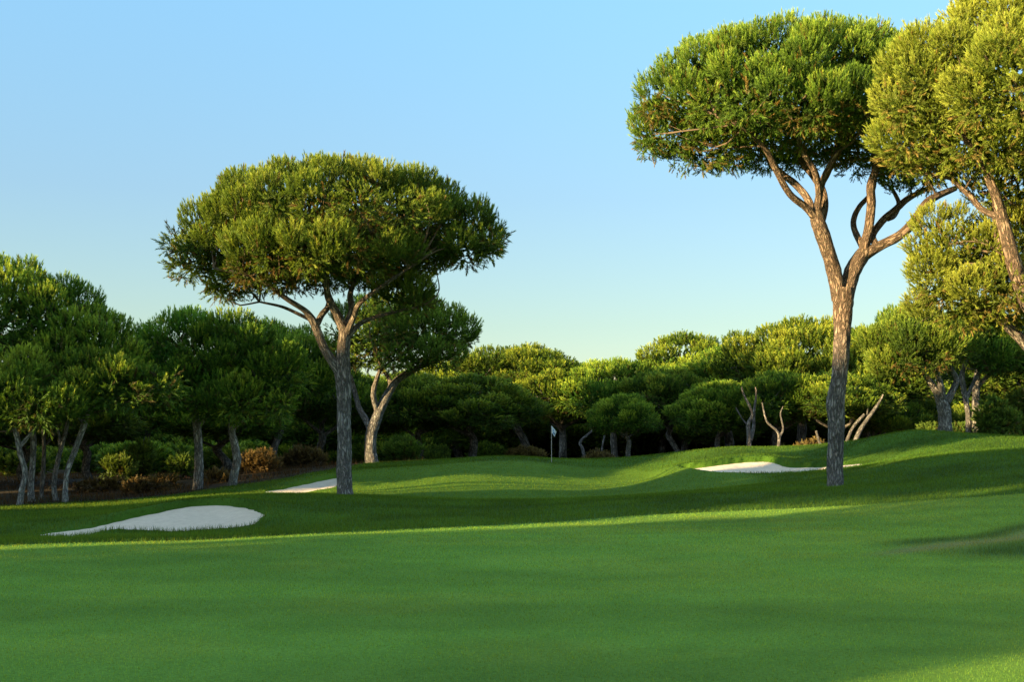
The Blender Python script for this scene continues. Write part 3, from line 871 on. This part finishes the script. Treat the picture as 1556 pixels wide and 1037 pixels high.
px_tree('umbrella_pine', 43.0, [
    [(62, 771, 7, 0), (64, 735, 6, 0), (67, 690, 6, 0), (66, 650, 6, 0)],
    [(66, 680, 4, 0), (80, 660, 4, .2), (90, 640, 3, .3)],
], [(70, 620, 70, 44)], 'thin straight pine in the dark stand, behind the two lit trunks nearest the frame edge', seed=34, bark=M_BARK_FAR, **LF)
px_tree('umbrella_pine', 42.0, [
    [(85, 769, 8, 0), (82, 735, 7, 0), (88, 700, 7, 0), (93, 680, 7, 0), (100, 655, 6, 0), (104, 630, 5, 0)],
    [(92, 684, 5, 0), (86, 662, 4, .2), (80, 640, 3, .3)],
], [(110, 600, 70, 46), (60, 610, 50, 40)], 'slim pine with a narrow fork, just before the leaning curved trunk', seed=35, bark=M_BARK_PALE, **LF)
px_tree('umbrella_pine', 45.5, [
    [(301, 748, 15, 0), (302, 710, 13, 0), (301, 670, 13, 0), (297, 635, 12, 0), (290, 590, 9, 0)],
    [(300, 650, 8, 0), (325, 615, 7, .3), (345, 590, 5, .4)],
], [(278, 548, 72, 66), (250, 570, 46, 50), (318, 600, 62, 48, -.8), (265, 600, 55, 42)], 'round-crowned dark pine with a straight grey trunk above the end of the large bunker', seed=36, bark=M_BARK_PALE, **LF)
px_tree('umbrella_pine', 45.0, [
    [(352, 742, 14, 0), (356, 720, 12, 0), (360, 700, 12, 0), (356, 675, 12, 0), (352, 650, 11, 0), (360, 610, 9, 0)],
    [(353, 655, 7, 0), (378, 625, 6, .3), (400, 600, 5, .4)],
], [(350, 548, 68, 64), (400, 575, 56, 58), (375, 620, 66, 40, -.6), (425, 590, 30, 36)], 'round-crowned dark pine with a bowed grey trunk, touching the straight-trunked one', seed=37, bark=M_BARK_PALE, **LF)

# ---- pines of the wood, five forms copied with their parts
def make_form(i, H, W, ch, lean, nl, seed, under=0.36, low=-0.02):
    rng = np.random.default_rng(seed)
    root = link('wood_pine', None)
    zc = H - ch
    lobes = [(lean, 0, zc + ch * 0.15, W * 0.40, W * 0.40, ch * 0.85)]
    for k in range(nl):
        a = k / nl * 2 * np.pi + rng.uniform(-0.4, 0.4); r = W * rng.uniform(0.22, 0.32)
        lobes.append((lean + math.cos(a) * r, math.sin(a) * r, zc + ch * rng.uniform(low, 0.25), W * rng.uniform(0.2, 0.28), W * rng.uniform(0.2, 0.28), ch * rng.uniform(0.45, 0.75)))
    tb = Tubes()
    r0 = 0.26
    zt = zc * 0.72
    b1 = rng.normal(size=2) * 0.25
    C0, R0 = tb.add([(0, 0, -0.1), (b1[0], b1[1], zt * 0.35), (lean * 0.5 - b1[0] * 0.5, 0, zt * 0.8), (lean * 0.7, 0, zt)], [r0, r0 * 0.85, r0 * 0.8, r0 * 0.75], 12, 0.2, 0.15, 0.2, seed)
    got = [(C0[len(C0) // 2:],)]
    for k in range(4):
        l = lobes[min(k, len(lobes) - 1)]
        e = np.array(l[:3]) + rng.normal(size=3) * 0.3
        s = C0[-1 - k]
        c, r = tb.add([s, s * 0.5 + e * 0.5 + np.array([rng.normal() * .3, rng.normal() * .3, -0.2]), e], [r0 * 0.55, r0 * 0.4, r0 * 0.2], 8, 0.25, 0.1, 0, seed + k)
        got.append((c,))
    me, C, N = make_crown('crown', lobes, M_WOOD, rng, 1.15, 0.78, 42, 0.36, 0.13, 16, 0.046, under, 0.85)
    add_twigs(tb, got, C, N, rng, 4, 0.05, True, 0)
    link('trunk', tb.mesh('trunk', M_BARK_FAR), root)
    link('crown', me, root)
    return root, H, W


FORMS = [make_form(0, 8.0, 7.5, 3.4, 0.0, 5, 101), make_form(1, 8.5, 6.5, 3.8, 0.6, 4, 102), make_form(2, 7.5, 8.5, 3.0, -0.5, 6, 103),
         make_form(3, 9.0, 7.0, 4.0, 0.3, 5, 104), make_form(4, 8.0, 6.0, 3.3, -0.9, 4, 105), make_form(5, 12.0, 7.0, 2.2, 0.4, 5, 106),
         make_form(6, 8.0, 7.2, 4.6, 0.2, 5, 107, 0.5, -0.2), make_form(7, 8.5, 6.6, 4.8, -0.3, 5, 108, 0.5, -0.2)]
used = [False] * 8


def place(fi, x, y, H, W, rot, label, group, crown_mat=None):
    src, h0, w0 = FORMS[fi]
    if not used[fi]:
        r = src; used[fi] = True
    else:
        r = src.copy(); col.objects.link(r)
        for ch in list(src.children):
            c = ch.copy(); col.objects.link(c); c.parent = r
    r.location = (x, y, g1(x, y) - 0.05)
    r.rotation_euler = (0, 0, rot)
    r.scale = (W / w0, W / w0, H / h0)
    tag(r, label, 'tree', group)
    return r


def wood(px, top, wpx, Y, fi, rot, label, group='pines of the wood behind the green'):
    x = (px - CX) / F_PX * Y
    H = CAMZ + (HZ - top) / F_PX * Y - g1(x, Y) - 0.45
    place(fi, x, Y, H, wpx / F_PX * Y * 1.4, rot, label, group)


WOOD = [
    (425, 488, 130, 60, 0, .3, 'dark pine rising just behind the bowed-trunk pine of the stand'),
    (490, 545, 130, 66, 1, 1.9, 'low pine seen through the fork of the lone pine, crown catching warm light'),
    (220, 512, 130, 58, 2, 4.1, 'pine filling the dip between the biggest dark dome and the round crowns'),
    (640, 566, 120, 70, 2, .8, 'dark pine under the limb of the double-limbed pine, low shadowed crown'),
    (720, 566, 150, 69, 3, 2.2, 'wide shadowed pine at the front of the wood behind the green, flat dark crown'),
    (790, 526, 160, 88, 0, 3.4, 'pine with the brightest yellow dome above the flag'),
    (700, 548, 120, 92, 4, 1.2, 'yellow-lit pine top peeping over the wide shadowed pine'),
    (855, 548, 120, 84, 1, 4.4, 'pine directly behind the flag, dark below and lit on its shoulders'),
    (935, 546, 140, 80, 2, 5.3, 'broad pine with a faintly lit flat top below the distant hill'),
    (960, 592, 72, 62, 4, 0.4, 'small round pine on a thin pale trunk in front of the wood'),
    (1040, 508, 130, 96, 3, 1.7, 'rear pine whose pale yellow dome stands above the others near the distant hill'),
    (1020, 560, 110, 76, 0, 2.8, 'middling pine between the small round pine and the grassy mound'),
    (1105, 524, 150, 82, 1, 0.9, 'dark bushy pine above the end of the grassy mound'),
    (1090, 575, 100, 70, 3, 5.1, 'low front pine over the lit trunks behind the grassy mound'),
    (1215, 490, 190, 78, 2, 2.0, 'largest long yellow-topped pine behind the tall forked trunk'),
    (1180, 560, 120, 68, 0, 3.9, 'shadowed pine behind the middle of the long bunker'),
    (1310, 498, 130, 72, 3, 0.2, 'pine just past the tall forked trunk with a finely toothed dark top'),
    (1270, 560, 120, 66, 1, 1.1, 'shaded pine low behind the bare trunk of the tall forked pine'),
    (1355, 468, 100, 84, 4, 3.0, 'small pine crown rising between the forked trunk and the lower sunlit pine'),
    (1330, 600, 110, 70, 2, 4.7, 'lowest dark pine spreading under the Y-shaped pine'),
    (1390, 595, 80, 86, 0, 5.9, 'dark round pine seen through the gap beneath the Y-shaped pine'),
    (1545, 500, 120, 72, 1, 2.5, 'shadowed pine beside the frame edge behind the dark straight trunk'),
    (140, 585, 120, 54, 4, 1.0, 'shadowed pine deep behind the leaning curved trunk'),
    (40, 590, 140, 56, 3, 3.6, 'shadowed pine deep behind the wavy trunks of the dark stand'),
    (330, 590, 150, 58, 1, 5.5, 'shadowed pine deep behind the two round-crowned pines'),
    (560, 585, 110, 74, 0, 0.1, 'dim pine directly behind the low fork of the double-limbed pine'),
]
for r in WOOD: wood(*r)

rb = np.random.default_rng(55)
k = 0
for Y in (98, 112, 128):
    for px in np.arange(-150, 1720, 95 if Y < 105 else 110):
        pj = px + rb.uniform(-30, 30)
        top = 575 + rb.uniform(-14, 14)
        if 1350 < pj < 1440: continue
        if pj < 620: top -= 5
        wood(pj, top, rb.uniform(110, 150), Y + rb.uniform(-5, 5), 6 + k % 2, rb.uniform(0, 6.28), 'pine in the shaded back rows of the wood, seen only between nearer trees', 'pines in the back rows of the wood')
        k += 1

# ---- pines along the open side of the fairway, beyond the frame: they throw the long evening shadows
rc_ = np.random.default_rng(77)


def caster(u, t, H, W, f=None):
    x, y = uv_to_xy(u, t)
    if y > 0 and x > -0.50 * y - W * 0.6: return
    place(int(rc_.integers(6, 8)) if f is None else f, x, y, H, W, rc_.uniform(0, 6.28), 'pine in the row along the open side of the fairway, beyond the frame', 'pines along the open side of the fairway')


CAST = []
for u in (8.35, 10.6, 12.9, 15.25): CAST.append((u, -26, 12.8, 6.2))
for u, h, w_ in ((23.5, 14.0, 6.6), (26.2, 13.0, 6.6), (29.0, 13.0, 6.6), (31.8, 13.0, 6.0), (34.8, 15.4, 3.2)): CAST.append((u, -27, h, w_))
for u, h, w_ in ((20.2, 18.5, 5.5), (24.5, 18.0, 5.5), (41.6, 17.0, 3.8)): CAST.append((u, -45, h, w_, 5))  # extra tall crowns added out of view to block light above the gaps
for u, w_ in ((42.3, 5.0), (45.0, 4.6), (49.4, 4.2), (55.0, 5.4), (58.4, 6.4), (61.0, 6.4)): CAST.append((u, -26 + rc_.uniform(-2, 2), 9.6, w_))
for u, w_ in ((47.6, 3.2), (49.8, 2.4), (54.4, 5.0), (57.4, 5.6), (60.2, 6.0)): CAST.append((u, -3 + rc_.uniform(-1, 1), 19.0, w_))
u = 63.0
while u < 120:
    CAST.append((u, -4 + rc_.uniform(-2, 2), 14.0, 7.5)); u += 3.6
for c in CAST: caster(*c)


# ---------------------------------------------------------------- shrubs
def make_shrub(name, x, y, w, h, mat, label, group, seed, cat='bush'):
    rng = np.random.default_rng(seed)
    z = g1(x, y)
    root = link(name, None, None, (x, y, z - 0.03))
    tag(root, label, cat, group)
    lobes = [(0, 0, h * 0.45, w * 0.36, w * 0.36, h * 0.5)]
    for k_ in range(4):
        a = rng.uniform(0, 6.28); r = w * 0.26
        lobes.append((math.cos(a) * r, math.sin(a) * r, h * rng.uniform(0.25, 0.5), w * 0.22, w * 0.22, h * rng.uniform(0.25, 0.45)))
    me, C, N = make_crown('foliage', lobes, mat, rng, 0.55, 0.38, 60, 0.22, 0.14, 12, 0.045, 0.8, 0.45)
    link('foliage', me, root)
    tb = Tubes()
    for k_ in range(6):
        a = rng.uniform(0, 6.28); e = np.array([math.cos(a) * w * 0.25, math.sin(a) * w * 0.25, h * 0.6])
        tb.add([np.zeros(3), e * 0.5 + np.array([0, 0, 0.1]), e], [0.035, 0.025, 0.01], 5, 0.2)
    link('stems', tb.mesh('stems', M_TWIG), root)


def shrub_px(px, Y, wpx, hpx, mat, name, label, group, seed, cat='bush'):
    make_shrub(name, (px - CX) / F_PX * Y, Y, wpx / F_PX * Y, hpx / F_PX * Y * (0.65 if mat is M_DRY else 1.0), mat, label, group, seed, cat)


BG = 'green bushes under the pines'
shrub_px(182, 50, 36, 48, M_BUSH, 'shrub', 'bright green bush between the dark trunks, past the leaning curved trunk', BG, 201)
shrub_px(216, 53, 34, 66, M_BUSH, 'shrub', 'taller bright bush behind thin forked stems near the orange dry brush', BG, 202)
shrub_px(275, 52, 30, 40, M_BUSH, 'shrub', 'small green bush beside the straight grey trunk', BG, 203)
shrub_px(395, 54, 60, 44, M_DRY, 'shrub', 'tawny bush just past the bowed grey trunk', BG, 204)
shrub_px(460, 58, 60, 40, M_DRY, 'shrub', 'tawny low bush in front of the wood before the lone pine', BG, 205)
shrub_px(612, 62, 62, 42, M_BUSH, 'shrub', 'rounded dark green bush beside the double-limbed pine trunk', BG, 206)
shrub_px(665, 66, 40, 30, M_BUSH, 'shrub', 'low bush next to the rounded dark green one', BG, 207)
shrub_px(800, 74, 60, 44, M_DRY, 'shrub', 'golden lit brush between two black trunks before the flag', BG, 208)
shrub_px(740, 74, 60, 36, M_BUSH, 'shrub', 'dim green bush behind the crest of the green', BG, 209)
shrub_px(910, 72, 50, 30, M_DRY, 'shrub', 'low tangled brush past the flag', BG, 210)
shrub_px(1180, 66, 70, 34, M_DRY, 'shrub', 'tangled lit brush behind the grassy mound', BG, 211)
shrub_px(1235, 60, 44, 34, M_DRY, 'shrub', 'dry arching brush beside the tall forked trunk', BG, 212)
shrub_px(1340, 76, 80, 50, M_BUSH, 'shrub', 'dark bush behind the slope next to the leaning pink trunk', BG, 213)
shrub_px(1410, 62, 36, 40, M_BUSH, 'shrub', 'bush at the foot of the Y-shaped pine', BG, 214)
shrub_px(1455, 60, 34, 34, M_BUSH, 'shrub', 'bush between the Y-shaped pine and the slim pale trunk', BG, 215)
shrub_px(1512, 57, 62, 62, M_BUSH, 'shrub', 'large sunlit yellow-green bush past the dark straight trunk', BG, 216)
shrub_px(1556, 60, 60, 80, M_BUSH, 'shrub', 'tall sunlit bush at the frame edge on the crest', BG, 217)
DG = 'dry orange brush at the edge of the dark stand'
shrub_px(225, 46, 60, 18, M_DRY, 'dry_brush', 'low orange dry brush at the edge of the dark stand', DG, 221, 'brush')
shrub_px(253, 47, 36, 32, M_DRY, 'dry_brush', 'taller brown dry brush next to the low orange one', DG, 222, 'brush')
shrub_px(330, 48, 50, 16, M_DRY, 'dry_brush', 'dry brush between the straight and the bowed grey trunks', DG, 223, 'brush')
shrub_px(150, 47, 70, 20, M_DRY, 'dry_brush', 'dull brown brush behind the leaning curved trunk', DG, 224, 'brush')

# understory of the wood: three forms copied with their parts
def understory():
    rng = np.random.default_rng(404)
    src = []
    for k_ in range(3):
        before = set(col.objects)
        make_shrub('understory_bush', 0, 0, 3.0, 1.5, M_WOOD, 'dim bush in the shaded understory of the wood', 'understory bushes in the wood', 410 + k_)
        root = [o for o in col.objects if o not in before and o.parent is None][0]
        src.append(root)
    spots = []
    for px in np.arange(-120, 640, 42): spots.append((px + rng.uniform(-18, 18), rng.uniform(66, 80)))
    for px in np.arange(560, 1640, 40): spots.append((px + rng.uniform(-18, 18), rng.uniform(98, 108)))
    for px in np.arange(-140, 660, 46): spots.append((px + rng.uniform(-18, 18), rng.uniform(88, 112)))
    for n_, (px, Y) in enumerate(spots):
        s_ = src[n_ % 3]
        if n_ < 3: r = s_
        else:
            r = s_.copy(); col.objects.link(r)
            for ch in list(s_.children):
                c = ch.copy(); col.objects.link(c); c.parent = r
        x = (px - CX) / F_PX * Y
        r.location = (x, Y, g1(x, Y) - 0.05); r.rotation_euler = (0, 0, rng.uniform(0, 6.28))
        k_ = rng.uniform(0.8, 1.25) * (1.0 if Y < 85 else 1.7); r.scale = (k_ * 1.2, k_ * 1.2, k_)


understory()

# bare leaning trunks lit at the wood's edge
def bare_trunk(Y, limbs, label, seed):
    b = limbs[0][0]
    bx, by = P(b[0], b[1], Y)[:2]
    base = np.array([bx, by, g1(bx, by) - 0.08])
    root = link('bare_tree', None, None, base)
    tag(root, label, 'tree', 'bare leaning trunks at the edge of the wood')
    tb = Tubes()
    for li, pts in enumerate(limbs):
        w = np.array([P(q[0], q[1], Y) + np.array([0, q[3], 0]) for q in pts]) - base
        if li == 0: w[0, 2] = 0
        tb.add(w, [q[2] / F_PX * Y / 2 for q in pts], 12, 0.12, 0.2, 0, seed + li)
    link('trunk', tb.mesh('trunk', M_LIMB), root)


bare_trunk(63, [[(1138, 690, 8, 0), (1138, 665, 7, 0), (1137, 645, 6, 0), (1143, 628, 4, 0), (1130, 600, 3, 0), (1127, 588, 2, 0)], [(1141, 670, 6, 0), (1147, 648, 5, .3), (1148, 628, 4, .4), (1152, 600, 3, .5), (1151, 588, 2, .5)], [(1137, 648, 3, 0), (1128, 637, 2, 0), (1118, 620, 2, 0)]],
           'pale pink bare trunk with two upright limbs behind the grassy mound', 301)
bare_trunk(63, [[(1180, 692, 6, 0), (1184, 668, 5, 0), (1180, 655, 4, 0), (1165, 640, 3, 0), (1158, 612, 2, 0)], [(1184, 665, 4, 0), (1190, 652, 3, 0), (1186, 630, 2, 0), (1190, 618, 1.5, 0)]], 'crooked bare trunk behind the mound over the highest sand of the long bunker', 302)
bare_trunk(56, [[(1253, 695, 5, 0), (1246, 675, 4, 0), (1240, 655, 3, 0)]], 'short bare stick leaning beside the tall forked trunk', 303)
bare_trunk(63, [[(1291, 690, 8, 0), (1304, 660, 7, 0), (1320, 635, 6, 0), (1336, 612, 4, 0), (1342, 600, 3, 0)], [(1306, 658, 4, 0), (1318, 640, 3, .3), (1322, 618, 2, .3)]], 'long bare pink trunk leaning away from the tall forked pine', 304)
bare_trunk(63, [[(1280, 672, 6, .2), (1295, 655, 5, .2), (1315, 630, 4, .2)]], 'darker bare limb slanting low behind the tall forked trunk', 305)
bare_trunk(74, [[(889, 700, 6, 0), (886, 685, 5, 0), (882, 672, 4, 0), (900, 655, 3, 0)]], 'crooked pale bare trunk past the flag', 306)
bare_trunk(74, [[(912, 700, 4, 0), (915, 680, 3, 0), (919, 662, 3, 0)]], 'thin pale bare stick beside the crooked trunk past the flag', 307)

# dead poles added out of view to draw thin shadow lines on the green
for k_, (u_, t_, w_) in enumerate(((37.15, -9.0, 0.20), (37.75, -14.0, 0.26), (36.75, -18.0, 0.16))):
    x_, y_ = uv_to_xy(u_, t_)
    r_ = link('bare_tree', None, None, (x_, y_, g1(x_, y_) - 0.1))
    tag(r_, 'bare trunk added unseen beside the fairway to streak the green with shadow', 'tree', 'unseen trunks added for their shadow streaks')
    tb_ = Tubes(); tb_.add([(0, 0, 0), (0.1, 0.05, 5), (0.0, 0.1, 12.5)], [w_ / 2 * 1.2, w_ / 2, w_ / 4], 10, 0.4, 0.1)
    link('trunk', tb_.mesh('trunk', M_BARK_FAR), r_)

# ---------------------------------------------------------------- flag stick
def build_flag():
    b = hit(838, 703, 50, 60, ground)
    x, y = float(b[0]), float(b[1]); z = g1(x, y)
    s = y / F_PX
    H = (703 - 647) * s
    root = link('flagstick', None, None, (x, y, z))
    tag(root, 'thin pale golf flagstick with a drooping white flag marked in blue, on the green', 'flag')
    tb = Tubes()
    tb.add([(0, 0, -0.1), (0, 0, H * 0.5), (0, 0, H)], [0.014, 0.013, 0.012], 10, 0.2)
    link('pole', tb.mesh('pole', mat_plain('pole_paint', (0.55, 0.46, 0.42), 0.5, 0.05)), root)
    # drooping cloth: hoist 10 px tall, fly falling away to the side
    nu, nv = 24, 16
    V, uv = [], []
    for j in range(nv + 1):
        for i in range(nu + 1):
            a = i / nu; h = j / nv                     # a along the fly, h down the hoist
            X = 7.6 * a * (1 - 0.35 * h) * s
            Z = H - (h * 10.0 + a * (9.5 - 1.0 * h) - 1.2 * a * a * h) * s
            Yv = 0.07 * math.sin(a * 7 + h * 2.0) * a + 0.02 * math.sin(a * 15) 
            V.append((X, Yv, Z)); uv.append((a, h))
    V = np.array(V)
    idx = np.arange((nu + 1) * (nv + 1)).reshape(nv + 1, nu + 1)
    q = np.stack([idx[:-1, :-1], idx[1:, :-1], idx[1:, 1:], idx[:-1, 1:]], -1).reshape(-1, 4)
    m, nt, out = new_mat('flag_cloth')
    at = nd(nt, 'ShaderNodeAttribute', attribute_name='blue')
    mx = nd(nt, 'ShaderNodeMix', data_type='RGBA'); mx.inputs[6].default_value = (0.8, 0.82, 0.84, 1); mx.inputs[7].default_value = (0.10, 0.25, 0.50, 1)
    d = nd(nt, 'ShaderNodeBsdfPrincipled'); d.inputs['Roughness'].default_value = 0.8
    t = nd(nt, 'ShaderNodeBsdfTranslucent')
    ms = nd(nt, 'ShaderNodeMixShader'); ms.inputs[0].default_value = 0.35
    nt.links.new(at.outputs['Fac'], mx.inputs[0]); nt.links.new(mx.outputs[2], d.inputs['Base Color']); nt.links.new(mx.outputs[2], t.inputs['Color'])
    nt.links.new(d.outputs[0], ms.inputs[1]); nt.links.new(t.outputs[0], ms.inputs[2]); nt.links.new(ms.outputs[0], out.inputs[0])
    uv = np.array(uv)
    blue = ((np.abs(uv[:, 0] - 0.45) < 0.13) & (np.abs(uv[:, 1] - 0.33) < 0.13)) | ((np.abs(uv[:, 0] - 0.62) < 0.22) & (np.abs(uv[:, 1] - 0.68) < 0.16))
    me = mesh_np('flag', V, q, m, 4, {'blue': ('FLOAT', blue.astype(float))}, True)
    link('flag', me, root)


build_flag()

# ---------------------------------------------------------------- distant hills
def build_hills():
    xs = np.linspace(-1600, 2400, 260); ys = np.linspace(1200, 2600, 60)
    X, Y = np.meshgrid(xs, ys); x, y = X.ravel(), Y.ravel()
    ridge = np.interp(x, [-1600, -400, 0, 180, 230, 330, 500, 800, 1000, 1400, 2400], [20, 40, 60, 96, 112, 122, 105, 95, 110, 90, 30])
    prof = np.exp(-((y - 1900) / 330.0) ** 2)
    z = -8 + ridge * 1.05 * prof + (vnoise(x * 0.01, y * 0.01) - 0.5) * 26 * prof + (vnoise(x * 0.05, y * 0.05) - 0.5) * 8 * prof
    nx, ny = len(xs), len(ys)
    i = np.arange(nx * ny).reshape(ny, nx)
    q = np.stack([i[:-1, :-1], i[:-1, 1:], i[1:, 1:], i[1:, :-1]], -1).reshape(-1, 4)
    o = link('hills', mesh_np('hills', np.c_[x, y, z], q, M_HILL, 4, None, True))
    tag(o, 'low hazy hills far beyond the wood', 'hills', kind='structure')


build_hills()

# ---------------------------------------------------------------- light, sky, camera
sc = bpy.context.scene
sc.cycles.max_bounces = 5; sc.cycles.diffuse_bounces = 3; sc.cycles.glossy_bounces = 1; sc.cycles.transmission_bounces = 2; sc.cycles.transparent_max_bounces = 2
w = bpy.data.worlds.new('World'); sc.world = w; w.use_nodes = True
nt = w.node_tree
bg = nt.nodes['Background']
sky = nt.nodes.new('ShaderNodeTexSky'); sky.sky_type = 'NISHITA'; sky.sun_disc = False
sky.sun_elevation = SUN_EL
sky.sun_rotation = math.atan2(-SUN_H[0], -SUN_H[1])
sky.air_density = 1.0; sky.dust_density = 0.6; sky.ozone_density = 1.5
gm = nt.nodes.new('ShaderNodeGamma'); gm.inputs[1].default_value = 0.62
tcw = nt.nodes.new('ShaderNodeTexCoord'); sx = nt.nodes.new('ShaderNodeSeparateXYZ')
nt.links.new(tcw.outputs['Generated'], sx.inputs[0])
hz = ramp(nt, [(0.0, (0.82, 0.87, 0.77)), (0.09, (0.73, 0.85, 0.79)), (0.20, (0.70, 0.90, 1.02)), (0.36, (0.76, 1.16, 1.36)), (0.75, (1.25, 1.35, 1.35))])
nt.links.new(sx.outputs['Z'], hz.inputs[0])
mm = nt.nodes.new('ShaderNodeMix'); mm.data_type = 'RGBA'; mm.blend_type = 'MULTIPLY'; mm.inputs[0].default_value = 1
nt.links.new(sky.outputs[0], gm.inputs[0]); nt.links.new(gm.outputs[0], mm.inputs[6]); nt.links.new(hz.outputs[0], mm.inputs[7])
nt.links.new(mm.outputs[2], bg.inputs[0])
bg.inputs[1].default_value = 0.40

ld = bpy.data.lights.new('sun', 'SUN'); ld.energy = 15.0; ld.angle = math.radians(0.5); ld.color = (1.0, 0.77, 0.38)
lo = bpy.data.objects.new('sun', ld); col.objects.link(lo)
from mathutils import Vector
dirv = Vector((SUN_H[0] * math.cos(SUN_EL), SUN_H[1] * math.cos(SUN_EL), -math.sin(SUN_EL)))
lo.rotation_euler = dirv.to_track_quat('-Z', 'Y').to_euler()
lo.location = (-40, -30, 30)

cam = bpy.data.cameras.new('camera'); co = bpy.data.objects.new('camera', cam); col.objects.link(co)
co.location = (0, 0, CAMZ); co.rotation_euler = (math.radians(90), 0, 0)
cam.sensor_width = 36; cam.lens = F_PX / 1556 * 36
cam.shift_y = (HZ - 518.5) / 1556
cam.clip_end = 8000
sc.camera = co
sc.view_settings.view_transform = 'Standard'; sc.view_settings.look = 'None'; sc.view_settings.exposure = 0
